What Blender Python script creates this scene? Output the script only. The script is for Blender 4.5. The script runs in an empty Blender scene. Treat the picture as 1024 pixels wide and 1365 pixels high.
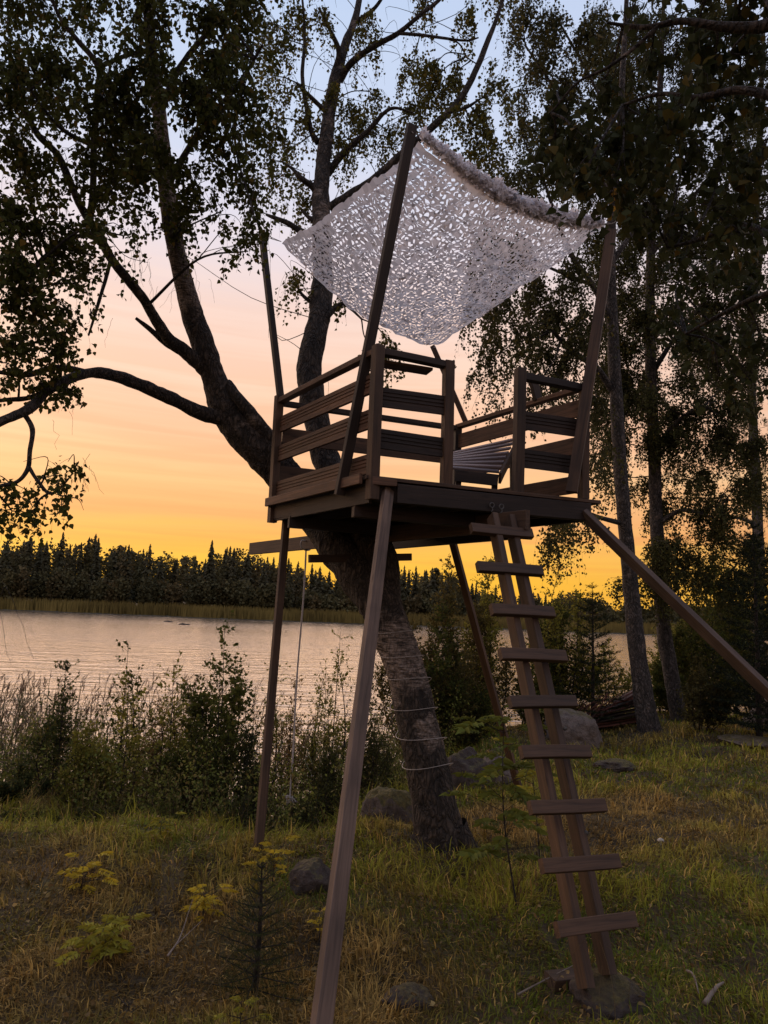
import bpy, math, random
import numpy as np
from mathutils import Vector, Matrix

random.seed(7)
rng = np.random.default_rng(7)
R = math.radians

# ------------------------------------------------------------------ camera
F_PX = 950.0
TH = math.atan(132.5 / F_PX)
RO = R(2.3)
EYE = 1.9
scene = bpy.context.scene
cam_d = bpy.data.cameras.new("camera")
cam = bpy.data.objects.new("camera", cam_d)
scene.collection.objects.link(cam)
scene.camera = cam
cam_d.sensor_fit = 'HORIZONTAL'
cam_d.sensor_width = 36.0
cam_d.lens = F_PX / 1024 * 36.0
cam_d.clip_start = 0.05
cam_d.clip_end = 6000
_c, _s, _ct, _st = math.cos(RO), math.sin(RO), math.cos(TH), math.sin(TH)
c_f = Vector((0, _ct, _st)); _r0 = Vector((1, 0, 0)); _u0 = Vector((0, -_st, _ct))
c_r = _c * _r0 + _s * _u0
c_u = -_s * _r0 + _c * _u0
M = Matrix((c_r, c_u, -c_f)).transposed().to_4x4()
M.translation = Vector((0, 0, EYE))
cam.matrix_world = M

# ------------------------------------------------------------------ world, sun, exposure
scene.view_settings.view_transform = 'Standard'
scene.view_settings.look = 'None'
scene.view_settings.gamma = 1
scene.view_settings.exposure = 0.12
scene.view_settings.use_curve_mapping = False

SUN_AZ = -34.0     # degrees from +Y towards +X
SUN_EL = 13.0
world = bpy.data.worlds.new("World")
scene.world = world
world.use_nodes = True
wn = world.node_tree.nodes; wl = world.node_tree.links
wn.clear()


def lin(*c):
    return tuple(((v / 255) / 12.92 if v / 255 <= 0.04045 else ((v / 255 + 0.055) / 1.055) ** 2.4) for v in c)


def N(tree, typ, **kw):
    n = tree.nodes.new(typ)
    for k, v in kw.items():
        setattr(n, k, v)
    return n


def ramp(tree, stops, fac=None, interp='LINEAR'):
    r = tree.nodes.new('ShaderNodeValToRGB')
    cr = r.color_ramp
    cr.interpolation = interp
    while len(cr.elements) < len(stops):
        cr.elements.new(0.5)
    for e, (p, c) in zip(cr.elements, stops):
        e.position = p
        e.color = (*c[:3], 1)
    if fac is not None:
        tree.links.new(fac, r.inputs[0])
    return r


def mathn(tree, op, a, b=None, clamp=False):
    m = tree.nodes.new('ShaderNodeMath'); m.operation = op; m.use_clamp = clamp
    for i, v in enumerate((a, b)):
        if v is None: continue
        if isinstance(v, (int, float)): m.inputs[i].default_value = v
        else: tree.links.new(v, m.inputs[i])
    return m.outputs[0]


def build_world():
    t = world.node_tree
    out = N(t, 'ShaderNodeOutputWorld')
    tc = N(t, 'ShaderNodeTexCoord')
    sep = N(t, 'ShaderNodeSeparateXYZ'); t.links.new(tc.outputs['Generated'], sep.inputs[0])
    # thin high cloud streaks near the horizon shift the gradient a little
    mp = N(t, 'ShaderNodeMapping'); mp.inputs['Scale'].default_value = (1.3, 1.3, 34)
    t.links.new(tc.outputs['Generated'], mp.inputs[0])
    nz = N(t, 'ShaderNodeTexNoise'); nz.inputs['Scale'].default_value = 1.7; nz.inputs['Detail'].default_value = 4
    nz.inputs['Distortion'].default_value = 0.6
    t.links.new(mp.outputs[0], nz.inputs[0])
    nc = mathn(t, 'SUBTRACT', nz.outputs[0], 0.5)
    nd = mathn(t, 'MULTIPLY', nc, 0.05)
    el = mathn(t, 'ADD', sep.outputs['Z'], nd)
    warm = ramp(t, [(0.00, lin(248, 184, 56)), (0.05, lin(250, 190, 64)), (0.085, lin(250, 186, 84)), (0.12, lin(247, 178, 108)), (0.17, lin(250, 196, 136)),
                    (0.23, lin(249, 196, 156)), (0.31, lin(249, 210, 186)), (0.39, lin(242, 212, 200)), (0.47, lin(226, 216, 224)),
                    (0.58, lin(202, 213, 236)), (0.70, lin(188, 206, 235)), (1.0, lin(165, 182, 218))], el)
    cool = ramp(t, [(0.00, lin(130, 112, 105)), (0.08, lin(170, 140, 130)), (0.2, lin(195, 168, 158)), (0.36, lin(200, 184, 184)),
                    (0.58, lin(195, 195, 214)), (1.0, lin(165, 182, 218))], el)
    # azimuth: warm towards the sunset, cool behind
    sx, sy = math.sin(R(SUN_AZ)), math.cos(R(SUN_AZ))
    dt = mathn(t, 'ADD', mathn(t, 'MULTIPLY', sep.outputs['X'], sx), mathn(t, 'MULTIPLY', sep.outputs['Y'], sy))
    f = mathn(t, 'MULTIPLY', mathn(t, 'ADD', dt, 0.35), 0.95, True)
    mix = N(t, 'ShaderNodeMix', data_type='RGBA'); 
    t.links.new(f, mix.inputs['Factor']); t.links.new(cool.outputs[0], mix.inputs['A']); t.links.new(warm.outputs[0], mix.inputs['B'])
    # soft horizontal streaks, orange on yellow
    st = ramp(t, [(0.38, (1.0, 1.02, 1.02)), (0.62, (0.97, 0.89, 0.82))], nz.outputs[0])
    band = ramp(t, [(0.0, (1, 1, 1)), (0.30, (1, 1, 1)), (0.45, (0, 0, 0))], sep.outputs['Z'])
    mul = N(t, 'ShaderNodeMix', data_type='RGBA', blend_type='MULTIPLY')
    t.links.new(band.outputs[0], mul.inputs['Factor']); t.links.new(mix.outputs['Result'], mul.inputs['A']); t.links.new(st.outputs[0], mul.inputs['B'])
    bg = N(t, 'ShaderNodeBackground'); bg.inputs[1].default_value = 1.0
    t.links.new(mul.outputs['Result'], bg.inputs[0])
    sky = N(t, 'ShaderNodeTexSky'); sky.sky_type = 'NISHITA'; sky.sun_disc = False
    sky.sun_elevation = R(SUN_EL); sky.sun_rotation = R(SUN_AZ)
    sky.dust_density = 3
    bg2 = N(t, 'ShaderNodeBackground'); bg2.inputs[1].default_value = 0.002
    t.links.new(sky.outputs[0], bg2.inputs[0])
    add = N(t, 'ShaderNodeAddShader')
    t.links.new(bg.outputs[0], add.inputs[0]); t.links.new(bg2.outputs[0], add.inputs[1])
    t.links.new(add.outputs[0], out.inputs[0])


build_world()

sun_d = bpy.data.lights.new("sun", 'SUN')
sun_d.energy = 1.5
sun_d.angle = R(70)
sun_d.color = (1.0, 0.66, 0.46)
sun = bpy.data.objects.new("sun", sun_d)
scene.collection.objects.link(sun)
_sd = Vector((math.sin(R(SUN_AZ)) * math.cos(R(SUN_EL)), math.cos(R(SUN_AZ)) * math.cos(R(SUN_EL)), math.sin(R(SUN_EL))))
sun.rotation_euler = _sd.to_track_quat('Z', 'Y').to_euler()
sun.location = (-10, 30, 20)

# ------------------------------------------------------------------ placing helpers: where a thing stands, from its bearing and distance


def ray(px, py):
    a = (px - 512) / F_PX; b = (682.5 - py) / F_PX
    r = a * _c - b * _s; u = a * _s + b * _c
    return (r, _ct - u * _st, _st + u * _ct)


def P(px, py, d):
    x, y, z = ray(px, py)
    return Vector((x / y * d, d, EYE + z / y * d))


def Z(px, py, z):
    x, y, w = ray(px, py); t = (z - EYE) / w
    return Vector((x * t, y * t, z))


def sstep(a, b, x):
    t = np.clip((x - a) / (b - a), 0, 1)
    return t * t * (3 - 2 * t)


def _hash(ix, iy, iz):
    h = (ix.astype(np.int64) * 374761393 + iy.astype(np.int64) * 668265263 + iz.astype(np.int64) * 2147483647 // 3)
    h = (h ^ (h >> 13)) * 1274126177
    h = h & 0xffffffff
    h = (h ^ (h >> 16)) * 2246822519 & 0xffffffff
    return ((h ^ (h >> 15)) & 0xffff) / 32767.5 - 1.0


def vnoise(p):
    p = np.asarray(p, float)
    i = np.floor(p).astype(np.int64); f = p - i
    f = f * f * (3 - 2 * f)
    r = 0
    for dx in (0, 1):
        for dy in (0, 1):
            for dz in (0, 1):
                w = (f[:, 0] if dx else 1 - f[:, 0]) * (f[:, 1] if dy else 1 - f[:, 1]) * (f[:, 2] if dz else 1 - f[:, 2])
                r = r + w * _hash(i[:, 0] + dx, i[:, 1] + dy, i[:, 2] + dz)
    return r


def fbm(p, oct=4):
    a, s, r = 1.0, 1.0, 0
    p = np.asarray(p, float)
    for k in range(oct):
        r = r + a * vnoise(p * s + 17.3 * k); a *= 0.5; s *= 2.03
    return r


def shore(x):
    return 11.7 + 9.5 * sstep(-1.0, 4.5, x) + 0.4 * np.sin(x * 1.3) + 0.25 * np.sin(x * 3.1 + 1)


WATER = -1.3


def ground(x, y):
    x = np.atleast_1d(np.asarray(x, float)); y = np.atleast_1d(np.asarray(y, float))
    z3 = np.zeros_like(x)
    h = 0.22 * (1 - sstep(-1, 3.2, y))
    s = shore(x)
    start = s - 6.2
    h = h - 1.75 * sstep(0, 1, (y - start) / 7.4) - 1.2 * sstep(s, s + 5, y)
    h = h + 0.10 * vnoise(np.stack([x * 0.55, y * 0.55, z3], 1)) + 0.06 * vnoise(np.stack([x * 1.7, y * 1.7, z3 + 5], 1)) \
        + 0.035 * vnoise(np.stack([x * 4.2, y * 4.2, z3 + 9], 1))
    h = h + 0.30 * sstep(6.5, 9.5, x) * sstep(6, 9, y) * (1 - sstep(14, 20, y))
    # tussocky rise where the mown bank ends, left of the big trunk
    h = h + 0.08 * np.exp(-((y - 6.1 - 0.15 * x) / 0.5) ** 2) * (1 - sstep(0.2, 1.2, x)) 
    return h


def gz(x, y):
    return float(ground(x, y)[0])


def G(px, py):
    """point of the ground seen along a bearing"""
    x, y, z = ray(px, py)
    t = 1.5
    while t < 60:
        if EYE + z * t < gz(x * t, y * t):
            return Vector((x * t, y * t, gz(x * t, y * t)))
        t += 0.03
    return Vector((x * t, y * t, 0))


# ------------------------------------------------------------------ mesh helpers
col = scene.collection


class MB:
    def __init__(s):
        s.v = []; s.q = []; s.t = []; s.c = []; s.n = 0

    def add(s, v, quads=None, tris=None, c=(1, 1, 1)):
        v = np.asarray(v, float).reshape(-1, 3)
        if quads is not None and len(quads): s.q.append(np.asarray(quads, int) + s.n)
        if tris is not None and len(tris): s.t.append(np.asarray(tris, int) + s.n)
        c = np.asarray(c, float)
        if c.ndim == 1: c = np.tile(c, (len(v), 1))
        s.v.append(v); s.c.append(c); s.n += len(v)

    def mesh(s, name, mat, smooth=False, origin=None):
        v = np.concatenate(s.v) if s.v else np.zeros((0, 3))
        c = np.concatenate(s.c)
        if origin is not None: v = v - np.asarray(origin)
        q = np.concatenate(s.q) if s.q else np.zeros((0, 4), int)
        t = np.concatenate(s.t) if s.t else np.zeros((0, 3), int)
        me = bpy.data.meshes.new(name)
        me.vertices.add(len(v)); me.vertices.foreach_set('co', v.astype(np.float32).ravel())
        nl = q.size + t.size
        me.loops.add(nl)
        me.loops.foreach_set('vertex_index', np.concatenate([q.ravel(), t.ravel()]).astype(np.int32))
        me.polygons.add(len(q) + len(t))
        st = np.concatenate([np.arange(len(q)) * 4, q.size + np.arange(len(t)) * 3]).astype(np.int32)
        me.polygons.foreach_set('loop_start', st)
        if smooth: me.polygons.foreach_set('use_smooth', np.ones(len(q) + len(t), bool))
        ca = me.color_attributes.new('tint', 'FLOAT_COLOR', 'POINT')
        ca.data.foreach_set('color', np.concatenate([c, np.ones((len(c), 1))], 1).astype(np.float32).ravel())
        me.update(calc_edges=True)
        me.validate()
        if mat: me.materials.append(mat)
        return me

    def build(s, name, mat, parent=None, smooth=False, origin=None):
        o = bpy.data.objects.new(name, s.mesh(name, mat, smooth, origin))
        col.objects.link(o)
        if origin is not None: o.location = origin
        if parent is not None:
            o.parent = parent
            if origin is None: o.location = -parent.location
            else: o.location = Vector(origin) - parent.location
        return o


def tag(o, label=None, cat=None, group=None, kind=None):
    if label: o['label'] = label
    if cat: o['category'] = cat
    if group: o['group'] = group
    if kind: o['kind'] = kind
    return o


def empty(name, loc):
    o = bpy.data.objects.new(name, None)
    o.empty_display_size = 0.2
    col.objects.link(o); o.location = loc
    return o


def link(name, me, parent=None, loc=(0, 0, 0), rot=None, scale=None):
    o = bpy.data.objects.new(name, me)
    col.objects.link(o); o.location = loc
    if rot is not None: o.rotation_euler = rot
    if scale is not None: o.scale = scale
    if parent is not None:
        o.parent = parent
        o.location = Vector(loc) - parent.location
    return o


def catmull(pts, n=6):
    p = np.asarray(pts, float)
    if len(p) < 3:
        t = np.linspace(0, 1, n + 1)[:, None]
        return p[0] * (1 - t) + p[-1] * t
    a = np.vstack([2 * p[0] - p[1], p, 2 * p[-1] - p[-2]])
    out = []
    for i in range(1, len(a) - 2):
        p0, p1, p2, p3 = a[i - 1], a[i], a[i + 1], a[i + 2]
        for k in range(n):
            t = k / n
            out.append(0.5 * ((2 * p1) + (-p0 + p2) * t + (2 * p0 - 5 * p1 + 4 * p2 - p3) * t * t + (-p0 + 3 * p1 - 3 * p2 + p3) * t ** 3))
    out.append(p[-1])
    return np.array(out)


def tube(mb, path, rad, sides=6, rough=0.0, rf=6.0, c=(1, 1, 1), cap=False):
    path = np.asarray(path, float); n = len(path)
    rad = np.broadcast_to(np.asarray(rad, float), (n,))
    tan = np.gradient(path, axis=0); tan /= np.linalg.norm(tan, axis=1)[:, None] + 1e-9
    ref = np.array([0.31, 0.17, 0.93]) if abs(tan[0][2]) < 0.8 else np.array([0.93, 0.31, 0.1])
    s1 = np.zeros_like(path)
    u = np.cross(tan[0], ref); u /= np.linalg.norm(u)
    for i in range(n):
        u = u - tan[i] * u.dot(tan[i]); u /= np.linalg.norm(u) + 1e-9
        s1[i] = u
    s2 = np.cross(tan, s1)
    a = np.linspace(0, 2 * math.pi, sides, endpoint=False)
    dirs = s1[:, None, :] * np.cos(a)[None, :, None] + s2[:, None, :] * np.sin(a)[None, :, None]
    rr = np.repeat(rad[:, None], sides, 1)
    if rough > 0:
        q = (path[:, None, :] + dirs * rad[:, None, None]).reshape(-1, 3)
        nz = fbm(q * np.array([rf, rf, rf * 0.55]), 3).reshape(n, sides)
        nz2 = 0.55 - 2.2 * np.abs(vnoise(q * np.array([rf * 2.2, rf * 2.2, rf * 0.8]))).reshape(n, sides)
        rr = rr * (1 + rough * nz + rough * 0.6 * nz2)
    v = path[:, None, :] + dirs * rr[:, :, None]
    i = np.arange(n - 1)[:, None] * sides; j = np.arange(sides)[None, :]
    jn = (j + 1) % sides
    q = np.stack([i + j, i + jn, i + sides + jn, i + sides + j], -1).reshape(-1, 4)
    tr = None
    if cap:
        b = n * sides
        v = np.vstack([v.reshape(-1, 3), path[0], path[-1]])
        tr = [(b, (k + 1) % sides, k) for k in range(sides)] + [(b + 1, (n - 1) * sides + k, (n - 1) * sides + (k + 1) % sides) for k in range(sides)]
    mb.add(v, q, tr, c)


# ------------------------------------------------------------------ materials
MATS = {}


def mat_new(name):
    m = bpy.data.materials.new(name); m.use_nodes = True
    t = m.node_tree; t.nodes.clear()
    out = N(t, 'ShaderNodeOutputMaterial'); b = N(t, 'ShaderNodeBsdfPrincipled')
    t.links.new(b.outputs[0], out.inputs[0])
    MATS[name] = m
    return m, t, b, out


def noise_node(t, scale, detail=4, coord='Object', stretch=(1, 1, 1), rough=0.55, dist=0.0):
    tc = N(t, 'ShaderNodeTexCoord'); mp = N(t, 'ShaderNodeMapping'); mp.inputs['Scale'].default_value = stretch
    t.links.new(tc.outputs[coord], mp.inputs[0])
    nz = N(t, 'ShaderNodeTexNoise'); nz.inputs['Scale'].default_value = scale; nz.inputs['Detail'].default_value = detail
    nz.inputs['Roughness'].default_value = rough; nz.inputs['Distortion'].default_value = dist
    t.links.new(mp.outputs[0], nz.inputs[0])
    return nz.outputs[0]


def mul_color(t, a, b, f=1.0, mode='MULTIPLY'):
    m = N(t, 'ShaderNodeMix', data_type='RGBA', blend_type=mode); m.inputs['Factor'].default_value = f
    for k, v in (('A', a), ('B', b)):
        if isinstance(v, tuple): m.inputs[k].default_value = (*v[:3], 1)
        else: t.links.new(v, m.inputs[k])
    return m.outputs['Result']


def bump(t, b, h, strength=0.4, dist=0.01):
    bn = N(t, 'ShaderNodeBump'); bn.inputs['Strength'].default_value = strength; bn.inputs['Distance'].default_value = dist
    t.links.new(h, bn.inputs['Height']); t.links.new(bn.outputs[0], b.inputs['Normal'])


def wood_mat(name, dark, light, rough=0.75):
    m, t, b, out = mat_new(name)
    grain = noise_node(t, 9, 6, stretch=(0.25, 6, 6), dist=0.8)
    r = ramp(t, [(0.28, dark), (0.5, tuple((x + y) / 2 for x, y in zip(dark, light))), (0.74, light)], grain)
    blot = noise_node(t, 2.2, 3, stretch=(0.8, 1, 1))
    r2 = ramp(t, [(0.32, (0.45, 0.44, 0.44)), (0.5, (0.95, 0.93, 0.92)), (0.68, (1.25, 1.25, 1.25))], blot)
    c = mul_color(t, r.outputs[0], r2.outputs[0])
    oi = N(t, 'ShaderNodeObjectInfo')
    r3 = ramp(t, [(0, (0.72, 0.72, 0.74)), (0.5, (1.0, 0.97, 0.94)), (1, (1.25, 1.15, 1.05))], oi.outputs['Random'])
    c = mul_color(t, c, r3.outputs[0])
    # knots
    tc = N(t, 'ShaderNodeTexCoord'); mp = N(t, 'ShaderNodeMapping'); mp.inputs['Scale'].default_value = (2.3, 9, 9)
    t.links.new(tc.outputs['Object'], mp.inputs[0])
    vo = N(t, 'ShaderNodeTexVoronoi'); vo.inputs['Scale'].default_value = 1.0
    t.links.new(mp.outputs[0], vo.inputs[0])
    rk = ramp(t, [(0.05, (0.4, 0.33, 0.28)), (0.13, (1, 1, 1))], vo.outputs[0])
    c = mul_color(t, c, rk.outputs[0])
    t.links.new(c, b.inputs['Base Color'])
    b.inputs['Roughness'].default_value = rough
    bump(t, b, grain, 0.5, 0.004)
    return m


WOOD = wood_mat('weathered_pine', (0.030, 0.016, 0.008), (0.100, 0.056, 0.031))
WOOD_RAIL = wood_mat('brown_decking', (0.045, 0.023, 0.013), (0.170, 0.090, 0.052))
WOOD_DARK = wood_mat('dark_timber', (0.012, 0.007, 0.005), (0.042, 0.025, 0.017))  # darkest wood tone, for underframe, front rails and other dark boards
WOOD_LEG = wood_mat('grey_leg_timber', (0.055, 0.036, 0.026), (0.155, 0.104, 0.076))
WOOD_SEAT = wood_mat('grey_bench_slats', (0.14, 0.11, 0.115), (0.30, 0.25, 0.26))


def bark_mat(name, white=0.0, zlo=0, zhi=1, dark=(0.035, 0.026, 0.02), mid=(0.10, 0.075, 0.06)):
    m, t, b, out = mat_new(name)
    tc0 = N(t, 'ShaderNodeTexCoord'); mp0 = N(t, 'ShaderNodeMapping'); mp0.inputs['Scale'].default_value = (1, 1, 0.38)
    t.links.new(tc0.outputs['Object'], mp0.inputs[0])
    wob = N(t, 'ShaderNodeTexNoise'); wob.inputs['Scale'].default_value = 9; wob.inputs['Detail'].default_value = 5
    t.links.new(mp0.outputs[0], wob.inputs[0])
    wm = N(t, 'ShaderNodeVectorMath', operation='MULTIPLY_ADD'); t.links.new(wob.outputs['Color'], wm.inputs[0])
    wm.inputs[1].default_value = (0.22, 0.22, 0.16); t.links.new(mp0.outputs[0], wm.inputs[2])
    vo = N(t, 'ShaderNodeTexVoronoi', feature='DISTANCE_TO_EDGE'); vo.inputs['Scale'].default_value = 24
    t.links.new(wm.outputs[0], vo.inputs['Vector'])
    crack = ramp(t, [(0.0, (0.12, 0.12, 0.12)), (0.10, (0.5, 0.5, 0.5)), (0.30, (1, 1, 1))], vo.outputs['Distance'])
    n0 = noise_node(t, 14, 8, stretch=(1, 1, 0.5), rough=0.75, dist=0.5)
    r = ramp(t, [(0.38, dark), (0.55, mid), (0.74, tuple(v * 1.9 for v in mid))], n0)
    c = mul_color(t, r.outputs[0], crack.outputs[0], 0.8)
    n1 = mathn(t, 'ADD', mathn(t, 'MULTIPLY', crack.outputs[0], 0.6), mathn(t, 'MULTIPLY', n0, 0.6))
    if white > 0:
        # papery pale birch bark with dark lenticels
        nl = noise_node(t, 14, 4, stretch=(0.9, 0.9, 5.5), rough=0.6)
        wr = ramp(t, [(0.38, (0.05, 0.038, 0.03)), (0.52, (0.22, 0.165, 0.13)), (0.75, (0.42, 0.35, 0.30))], nl)
        patch = noise_node(t, 3.2, 4, rough=0.6)
        tc = N(t, 'ShaderNodeTexCoord'); sp = N(t, 'ShaderNodeSeparateXYZ'); t.links.new(tc.outputs['Object'], sp.inputs[0])
        att = N(t, 'ShaderNodeAttribute'); att.attribute_name = 'tint'
        sa = N(t, 'ShaderNodeSeparateColor'); t.links.new(att.outputs['Color'], sa.inputs[0])
        f = mathn(t, 'ADD', mathn(t, 'MULTIPLY', mathn(t, 'SUBTRACT', patch, 0.5), 2.4), sa.outputs[0])
        f = mathn(t, 'MULTIPLY', mathn(t, 'SUBTRACT', f, 0.42), 5.0, True)
        mx = N(t, 'ShaderNodeMix', data_type='RGBA')
        t.links.new(mathn(t, 'MULTIPLY', f, white), mx.inputs['Factor']); t.links.new(c, mx.inputs['A']); t.links.new(wr.outputs[0], mx.inputs['B'])
        c = mx.outputs['Result']
    t.links.new(c, b.inputs['Base Color']); b.inputs['Roughness'].default_value = 0.9
    bump(t, b, n1, 1.0, 0.05)
    return m


BARK = bark_mat('rough_birch_bark', 1.0, dark=(0.026, 0.019, 0.014), mid=(0.082, 0.060, 0.045))
BARK_FAR = bark_mat('grey_birch_bark', 0.8, dark=(0.04, 0.035, 0.03), mid=(0.12, 0.10, 0.09))
BARK_TWIG = bark_mat('dark_twig_bark', 0.0, dark=(0.02, 0.015, 0.012), mid=(0.06, 0.045, 0.035))


def leaf_mat(name, transl=0.35, gain=1.0):
    m, t, b, out = mat_new(name)
    att = N(t, 'ShaderNodeAttribute'); att.attribute_name = 'tint'
    c = att.outputs['Color']
    b.inputs['Roughness'].default_value = 0.75
    b.inputs['Specular IOR Level'].default_value = 0.12
    t.links.new(c, b.inputs['Base Color'])
    tr = N(t, 'ShaderNodeBsdfTranslucent'); t.links.new(c, tr.inputs[0])
    mx = N(t, 'ShaderNodeMixShader'); mx.inputs[0].default_value = transl
    t.links.new(b.outputs[0], mx.inputs[1]); t.links.new(tr.outputs[0], mx.inputs[2]); t.links.new(mx.outputs[0], out.inputs[0])
    return m


LEAF = leaf_mat('leaf')
LEAF_FAR = leaf_mat('distant_foliage', 0.15)
GRASS = leaf_mat('grass_blades', 0.25)
SHRUB = leaf_mat('shrub_leaf', 0.52)


def simple(name, c, rough=0.7, metal=0.0, nscale=None, var=0.3, bmp=0.0, bscale=None, bdist=0.01):
    m, t, b, out = mat_new(name)
    if nscale:
        n = noise_node(t, nscale, 5)
        r = ramp(t, [(0.3, tuple(v * (1 - var) for v in c)), (0.7, tuple(v * (1 + var) for v in c))], n)
        t.links.new(r.outputs[0], b.inputs['Base Color'])
        if bmp: bump(t, b, noise_node(t, bscale or nscale * 2, 6), bmp, bdist)
    else:
        b.inputs['Base Color'].default_value = (*c, 1)
    b.inputs['Roughness'].default_value = rough; b.inputs['Metallic'].default_value = metal
    return m


ROPE = simple('white_rope', (0.42, 0.38, 0.36), 0.9, nscale=120, var=0.3, bmp=0.6)
WIRE = simple('pale_wire', (0.34, 0.30, 0.27), 0.5)
STEEL = simple('galvanised_steel', (0.10, 0.095, 0.09), 0.6, 0.5, nscale=60, var=0.3)
CHARRED = simple('dark_dead_twigs', (0.05, 0.036, 0.028), 0.9, nscale=20)
REDBOARD = wood_mat('old_red_board', (0.05, 0.018, 0.012), (0.13, 0.045, 0.03))
PALEDEAD = simple('pale_dead_wood', (0.19, 0.15, 0.12), 0.9, nscale=12)


def rock_mat(name, c, moss=0.4):
    m, t, b, out = mat_new(name)
    n = noise_node(t, 9, 8, rough=0.7)
    r = ramp(t, [(0.3, tuple(v * 0.45 for v in c)), (0.5, c), (0.72, tuple(min(v * 1.5, 1) for v in c))], n)
    geo = N(t, 'ShaderNodeNewGeometry'); sp = N(t, 'ShaderNodeSeparateXYZ'); t.links.new(geo.outputs['Normal'], sp.inputs[0])
    mn = noise_node(t, 6, 4)
    f = mathn(t, 'MULTIPLY', mathn(t, 'ADD', mathn(t, 'SUBTRACT', sp.outputs['Z'], 1.25 - moss), mathn(t, 'MULTIPLY', mn, 0.9)), 3.0, True)
    mc = ramp(t, [(0.3, (0.05, 0.045, 0.015)), (0.7, (0.15, 0.115, 0.035))], noise_node(t, 40, 4))
    mx = N(t, 'ShaderNodeMix', data_type='RGBA'); t.links.new(f, mx.inputs['Factor']); t.links.new(r.outputs[0], mx.inputs['A']); t.links.new(mc.outputs[0], mx.inputs['B'])
    t.links.new(mx.outputs['Result'], b.inputs['Base Color']); b.inputs['Roughness'].default_value = 0.95
    bump(t, b, n, 1.0, 0.07)
    return m


ROCK = rock_mat('grey_granite', (0.15, 0.118, 0.10), 0.05)
ROCK_DARK = rock_mat('dark_granite', (0.060, 0.045, 0.038), 0.10)
ROCK_MOSS = rock_mat('mossy_granite', (0.10, 0.08, 0.07), 0.55)


def ground_mat():
    m, t, b, out = mat_new('grassy_soil')
    a = ramp(t, [(0.35, (0.055, 0.040, 0.02)), (0.55, (0.11, 0.075, 0.034)), (0.72, (0.075, 0.08, 0.028))], noise_node(t, 1.3, 6))
    c = ramp(t, [(0.35, (0.5, 0.5, 0.5)), (0.65, (1.25, 1.2, 1.1))], noise_node(t, 28, 6, rough=0.7))
    t.links.new(mul_color(t, a.outputs[0], c.outputs[0]), b.inputs['Base Color'])
    b.inputs['Roughness'].default_value = 1.0
    bump(t, b, noise_node(t, 45, 6, rough=0.7), 1.0, 0.03)
    return m


def water_mat():
    m, t, b, out = mat_new('rippled_lake_water')
    b.inputs['Base Color'].default_value = (0.10, 0.08, 0.07, 1)
    b.inputs['Roughness'].default_value = 0.10
    b.inputs['IOR'].default_value = 2.7
    n1 = noise_node(t, 0.9, 3, stretch=(0.35, 1.0, 1), dist=0.4)
    n2 = noise_node(t, 4.5, 3, stretch=(0.45, 1.0, 1), dist=0.3)
    n3 = noise_node(t, 0.06, 2, stretch=(0.25, 1.0, 1))
    h = mathn(t, 'ADD', mathn(t, 'MULTIPLY', n1, 0.15), mathn(t, 'MULTIPLY', n2, 0.055))
    h = mathn(t, 'MULTIPLY', h, mathn(t, 'ADD', n3, 0.5))
    bn = N(t, 'ShaderNodeBump'); bn.inputs['Strength'].default_value = 1.0; bn.inputs['Distance'].default_value = 1.0
    t.links.new(h, bn.inputs['Height']); t.links.new(bn.outputs[0], b.inputs['Normal'])
    return m


# ------------------------------------------------------------------ ground and water
def axis(segs):
    out = []
    for a, b_, st in segs:
        out += list(np.arange(a, b_, st))
    out.append(segs[-1][1])
    return np.array(out)


def make_ground():
    xs = axis([(-160, -20, 8), (-20, -7, 0.8), (-7, 12, 0.11), (12, 30, 0.9), (30, 200, 8)])
    ys = axis([(-40, -4, 3), (-4, 2, 0.5), (2, 20, 0.11), (20, 34, 0.7)])
    X, Y = np.meshgrid(xs, ys)
    H = ground(X.ravel(), Y.ravel())
    v = np.stack([X.ravel(), Y.ravel(), H], 1)
    nx, ny = len(xs), len(ys)
    i = (np.arange(ny - 1)[:, None] * nx + np.arange(nx - 1)[None, :]).ravel()
    mb = MB(); mb.add(v, np.stack([i, i + 1, i + nx + 1, i + nx], 1))
    return tag(mb.build('ground', ground_mat(), smooth=True), kind='structure')


make_ground()
mb = MB(); mb.add([(-2500, 5.2, WATER), (3000, 5.2, WATER), (3000, 4000, WATER), (-2500, 4000, WATER)], [(0, 1, 2, 3)])
tag(mb.build('lake_water', water_mat()), kind='structure')


def far_shore_y(x):
    return 166 + 0.09 * (x + 80) + 0.0016 * np.maximum(x - 5, 0) ** 2 + 3 * np.sin(x * 0.06) + 1.3 * np.sin(x * 0.21)


def make_far_land():
    xs = np.linspace(-420, 420, 141)
    rows = []
    for k, (dy, h) in enumerate([(-1, -0.35), (0.3, 0.12), (9, 0.55), (22, 0.9), (60, 2.5), (140, 6), (400, 8)]):
        rows.append(np.stack([xs, far_shore_y(xs) + dy, WATER + h + 0.08 * np.sin(xs * (0.5 + k))], 1))
    v = np.concatenate(rows); nx = len(xs)
    i = (np.arange(len(rows) - 1)[:, None] * nx + np.arange(nx - 1)[None, :]).ravel()
    mb = MB(); mb.add(v, np.stack([i, i + 1, i + nx + 1, i + nx], 1))
    tag(mb.build('far_shore', simple('far_shore_soil', (0.06, 0.05, 0.025), 1.0, nscale=0.4)), kind='structure')


make_far_land()

# ------------------------------------------------------------------ leaves
LT = np.array([(0, 0), (-0.30, 0.22), (-0.27, 0.48), (0, 1.0), (0.27, 0.48), (0.30, 0.22)])
LTZ = np.array([0, 0.12, 0.10, -0.06, 0.10, 0.12])
LTRI = np.array([(0, 2, 1), (0, 3, 2), (0, 4, 3), (0, 5, 4)])


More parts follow.
